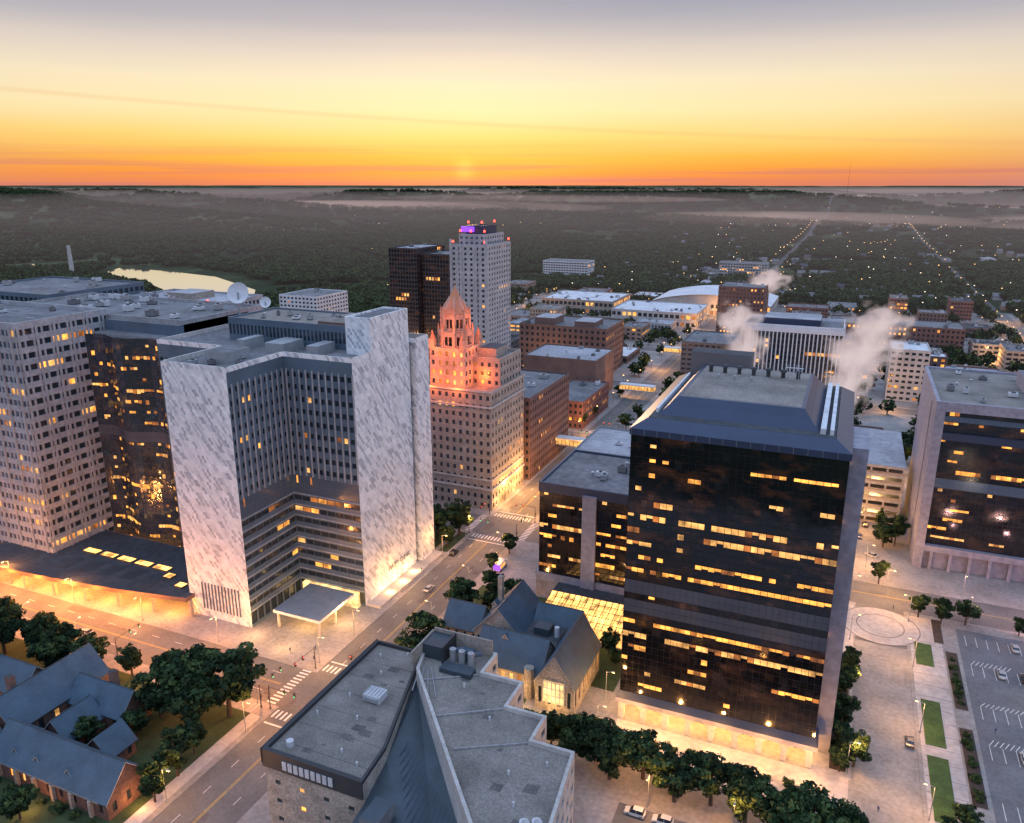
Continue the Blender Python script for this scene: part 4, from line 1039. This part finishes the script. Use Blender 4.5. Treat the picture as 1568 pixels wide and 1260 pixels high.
for (x,y,sx,sy) in [(300,4300,1500,260),(1400,4600,1800,260),(-300,5200,1400,300),(700,3300,800,150),(-200,3300,600,120),(1900,3600,1000,160),(2600,5200,2000,400),(-900,7000,2500,500),(600,6800,2600,500),(1300,2700,500,80),(420,2500,400,70)]:
    for k in range(3):
        vol('mist_bank',mist,(x+random.uniform(-.25,.25)*sx,y+random.uniform(-.4,.4)*sy,min(60,hz(x,y)+10)),(sx*random.uniform(.35,.95),sy*random.uniform(.6,1.2),random.uniform(24,48)),'s')
for i in range(22):
    y=random.uniform(2600,9000);x=random.uniform(-.9,.5)*y
    vol('mist_bank',mist2,(x,y,min(70,hz(x,y)+12)),(random.uniform(.2,.6)*y,random.uniform(200,900),random.uniform(30,55)),'s')
def steammat(sc):
    m=bpy.data.materials.new('steam');m.use_nodes=True;nt=m.node_tree;nt.nodes.clear();N=nt.nodes;L=nt.links
    o=N.new('ShaderNodeOutputMaterial');tc=N.new('ShaderNodeTexCoord')
    n=N.new('ShaderNodeTexNoise');n.inputs['Scale'].default_value=sc;n.inputs['Detail'].default_value=5;n.inputs['Distortion'].default_value=.5;L.new(tc.outputs['Object'],n.inputs['Vector'])
    ln=N.new('ShaderNodeVectorMath');ln.operation='LENGTH';L.new(tc.outputs['Object'],ln.inputs[0])
    f1=N.new('ShaderNodeMapRange');f1.inputs[1].default_value=.5;f1.inputs[2].default_value=.05;f1.inputs[3].default_value=-.24;f1.inputs[4].default_value=.22;L.new(ln.outputs['Value'],f1.inputs[0])
    s=N.new('ShaderNodeMath');s.operation='ADD';L.new(n.outputs['Fac'],s.inputs[0]);L.new(f1.outputs[0],s.inputs[1])
    f2=N.new('ShaderNodeMapRange');f2.inputs[1].default_value=.43;f2.inputs[2].default_value=.68;f2.inputs[3].default_value=0;f2.inputs[4].default_value=.34;L.new(s.outputs[0],f2.inputs[0])
    a=N.new('ShaderNodeVolumeAbsorption');a.inputs['Color'].default_value=(0,0,0,1);L.new(f2.outputs[0],a.inputs['Density'])
    e=N.new('ShaderNodeEmission');L.new(f2.outputs[0],e.inputs['Strength'])
    c2=N.new('ShaderNodeTexNoise');c2.inputs['Scale'].default_value=2.2;L.new(tc.outputs['Object'],c2.inputs['Vector'])
    cr=N.new('ShaderNodeValToRGB');cr.color_ramp.elements[0].position=.38;cr.color_ramp.elements[0].color=(.42,.33,.36,1);cr.color_ramp.elements[1].position=.62;cr.color_ramp.elements[1].color=(.74,.6,.6,1)
    L.new(c2.outputs['Fac'],cr.inputs[0]);L.new(cr.outputs[0],e.inputs['Color'])
    ad=N.new('ShaderNodeAddShader');L.new(a.outputs[0],ad.inputs[0]);L.new(e.outputs[0],ad.inputs[1]);L.new(ad.outputs[0],o.inputs['Volume']);return m
sm=steammat(3.8)
for (lc,dm) in (((4,432,30),(28,26,44)),((9,436,48),(44,30,42)),((16,440,62),(36,24,28)),((-50,447,42),(28,22,44)),((-56,450,58),(32,22,26)),((-66,720,50),(44,26,32))):
    vol('steam_plume',sm,lc,dm,'s')
# ---------------------------------------------------------------- sky
w=bpy.data.worlds.new('World');S.world=w;w.use_nodes=True;nt=w.node_tree;N=nt.nodes;L=nt.links;N.clear()
out=N.new('ShaderNodeOutputWorld');bg=N.new('ShaderNodeBackground');L.new(bg.outputs[0],out.inputs[0])
tc=N.new('ShaderNodeTexCoord');nv=N.new('ShaderNodeVectorMath');nv.operation='NORMALIZE';L.new(tc.outputs['Generated'],nv.inputs[0]);D=nv.outputs[0]
sx=N.new('ShaderNodeSeparateXYZ');L.new(D,sx.inputs[0])
def math_(op,a,b=None,c=None,clamp=False):
    n=N.new('ShaderNodeMath');n.operation=op;n.use_clamp=clamp
    for i,q in enumerate((a,b,c)):
        if q is None: continue
        if isinstance(q,(int,float)): n.inputs[i].default_value=q
        else: L.new(q,n.inputs[i])
    return n.outputs[0]
def mrange(v,a,b,c,d,sm=False):
    n=N.new('ShaderNodeMapRange');n.inputs[1].default_value=a;n.inputs[2].default_value=b;n.inputs[3].default_value=c;n.inputs[4].default_value=d
    if sm: n.interpolation_type='SMOOTHSTEP'
    L.new(v,n.inputs[0]);return n.outputs[0]
def dot(vec):
    n=N.new('ShaderNodeVectorMath');n.operation='DOT_PRODUCT';L.new(D,n.inputs[0]);n.inputs[1].default_value=vec;return n.outputs['Value']
SA=math.radians(26.5);sun=(-math.sin(SA)*.9998,math.cos(SA)*.9998,.018)
Zc=sx.outputs[2]
cmb=N.new('ShaderNodeCombineXYZ');L.new(sx.outputs[0],cmb.inputs[0]);L.new(sx.outputs[1],cmb.inputs[1]);L.new(math_('MULTIPLY',Zc,16),cmb.inputs[2])
cn=N.new('ShaderNodeTexNoise');cn.inputs['Scale'].default_value=2.2;cn.inputs['Detail'].default_value=6;L.new(cmb.outputs[0],cn.inputs['Vector'])
zw=math_('ADD',Zc,math_('MULTIPLY',math_('SUBTRACT',cn.outputs['Fac'],.5),.02))
t=mrange(zw,-.02,.38,0,1)
def ramp(stops):
    r=N.new('ShaderNodeValToRGB');e=r.color_ramp.elements
    e[0].position=stops[0][0];e[0].color=(*stops[0][1],1);e[1].position=stops[-1][0];e[1].color=(*stops[-1][1],1)
    for p,c in stops[1:-1]:
        q=e.new(p);q.color=(*c,1)
    L.new(t,r.inputs[0]);return r.outputs[0]
P=lambda z:(z+.02)/.4
front=ramp([(0,(.5,.19,.14)),(P(.002),(.76,.22,.11)),(P(.014),(.93,.31,.05)),(P(.032),(.98,.47,.07)),(P(.055),(.98,.67,.2)),(P(.085),(.96,.8,.44)),(P(.115),(.93,.79,.54)),(P(.145),(.75,.65,.56)),(P(.172),(.5,.47,.5)),(P(.2),(.35,.36,.45)),(1,(.55,.66,.95))])
back=ramp([(0,(.34,.28,.36)),(P(.02),(.5,.32,.34)),(P(.05),(.74,.42,.3)),(P(.085),(.82,.55,.38)),(P(.13),(.62,.51,.5)),(P(.19),(.36,.37,.46)),(1,(.72,.93,1.33))])
fx=mrange(dot((sun[0],sun[1],0)),.55,.97,0,1,True)
mx=N.new('ShaderNodeMix');mx.data_type='RGBA';L.new(fx,mx.inputs[0]);L.new(back,mx.inputs[6]);L.new(front,mx.inputs[7])
ds=dot(sun)
g1=math_('POWER',math_('MAXIMUM',ds,0),45);g2=math_('POWER',math_('MAXIMUM',ds,0),16000)
def addc(base,fac,col):
    v=N.new('ShaderNodeVectorMath');v.operation='SCALE';v.inputs[0].default_value=col;L.new(fac,v.inputs['Scale'])
    a=N.new('ShaderNodeVectorMath');a.operation='ADD';L.new(base,a.inputs[0]);L.new(v.outputs[0],a.inputs[1]);return a.outputs[0]
c1=addc(mx.outputs[2],g1,(.03,.05,.03));c1=addc(c1,g2,(.3,.35,.08))
cm2=N.new('ShaderNodeCombineXYZ');L.new(math_('MULTIPLY',sx.outputs[0],1.5),cm2.inputs[0]);L.new(math_('MULTIPLY',sx.outputs[1],1.5),cm2.inputs[1]);L.new(math_('MULTIPLY',Zc,75),cm2.inputs[2])
c2=N.new('ShaderNodeTexNoise');c2.inputs['Scale'].default_value=1.6;c2.inputs['Detail'].default_value=5;L.new(cm2.outputs[0],c2.inputs['Vector'])
st=math_('MULTIPLY',mrange(c2.outputs['Fac'],.49,.62,0,1,True),mrange(Zc,.004,.05,.75,0))
mx2=N.new('ShaderNodeMix');mx2.data_type='RGBA';L.new(st,mx2.inputs[0]);L.new(c1,mx2.inputs[6]);mx2.inputs[7].default_value=(.62,.21,.17,1)
rx=dot((math.cos(math.radians(23.2)),math.sin(math.radians(23.2)),0))
ln=math_('SUBTRACT',Zc,math_('MULTIPLY_ADD',rx,-.05,.068))
band=math_('MULTIPLY',mrange(math_('ABSOLUTE',ln),0,.004,1,0,True),mrange(dot((sun[0],sun[1],0)),.5,.8,0,.22))
mx3=N.new('ShaderNodeMix');mx3.data_type='RGBA';L.new(band,mx3.inputs[0]);L.new(mx2.outputs[2],mx3.inputs[6]);mx3.inputs[7].default_value=(.8,.4,.17,1)
sk=N.new('ShaderNodeTexSky');sk.sky_type='NISHITA';sk.sun_disc=False;sk.sun_elevation=math.radians(1.5);sk.sun_rotation=-SA
v=N.new('ShaderNodeVectorMath');v.operation='SCALE';L.new(sk.outputs[0],v.inputs[0]);v.inputs['Scale'].default_value=.012
a=N.new('ShaderNodeVectorMath');a.operation='ADD';L.new(mx3.outputs[2],a.inputs[0]);L.new(v.outputs[0],a.inputs[1])
L.new(a.outputs[0],bg.inputs['Color']);bg.inputs['Strength'].default_value=1.0
l=bpy.data.lights.new('sun','SUN');l.energy=.5;l.angle=math.radians(2);l.color=(1,.6,.35)
so=bpy.data.objects.new('sun',l);COL.objects.link(so)
so.rotation_euler=(Vector((sun[0],sun[1],.05))).to_track_quat('Z','Y').to_euler()
# ---------------------------------------------------------------- camera
cam=bpy.data.cameras.new('camera');cam.lens=27.55;cam.sensor_width=36;cam.clip_end=60000;cam.clip_start=1
co_=bpy.data.objects.new('camera',cam);COL.objects.link(co_);co_.location=(0,0,130);co_.rotation_euler=(math.radians(73.87),0,math.radians(23.2))
S.camera=co_
S.view_settings.view_transform='Standard';S.view_settings.look='None';S.view_settings.exposure=0
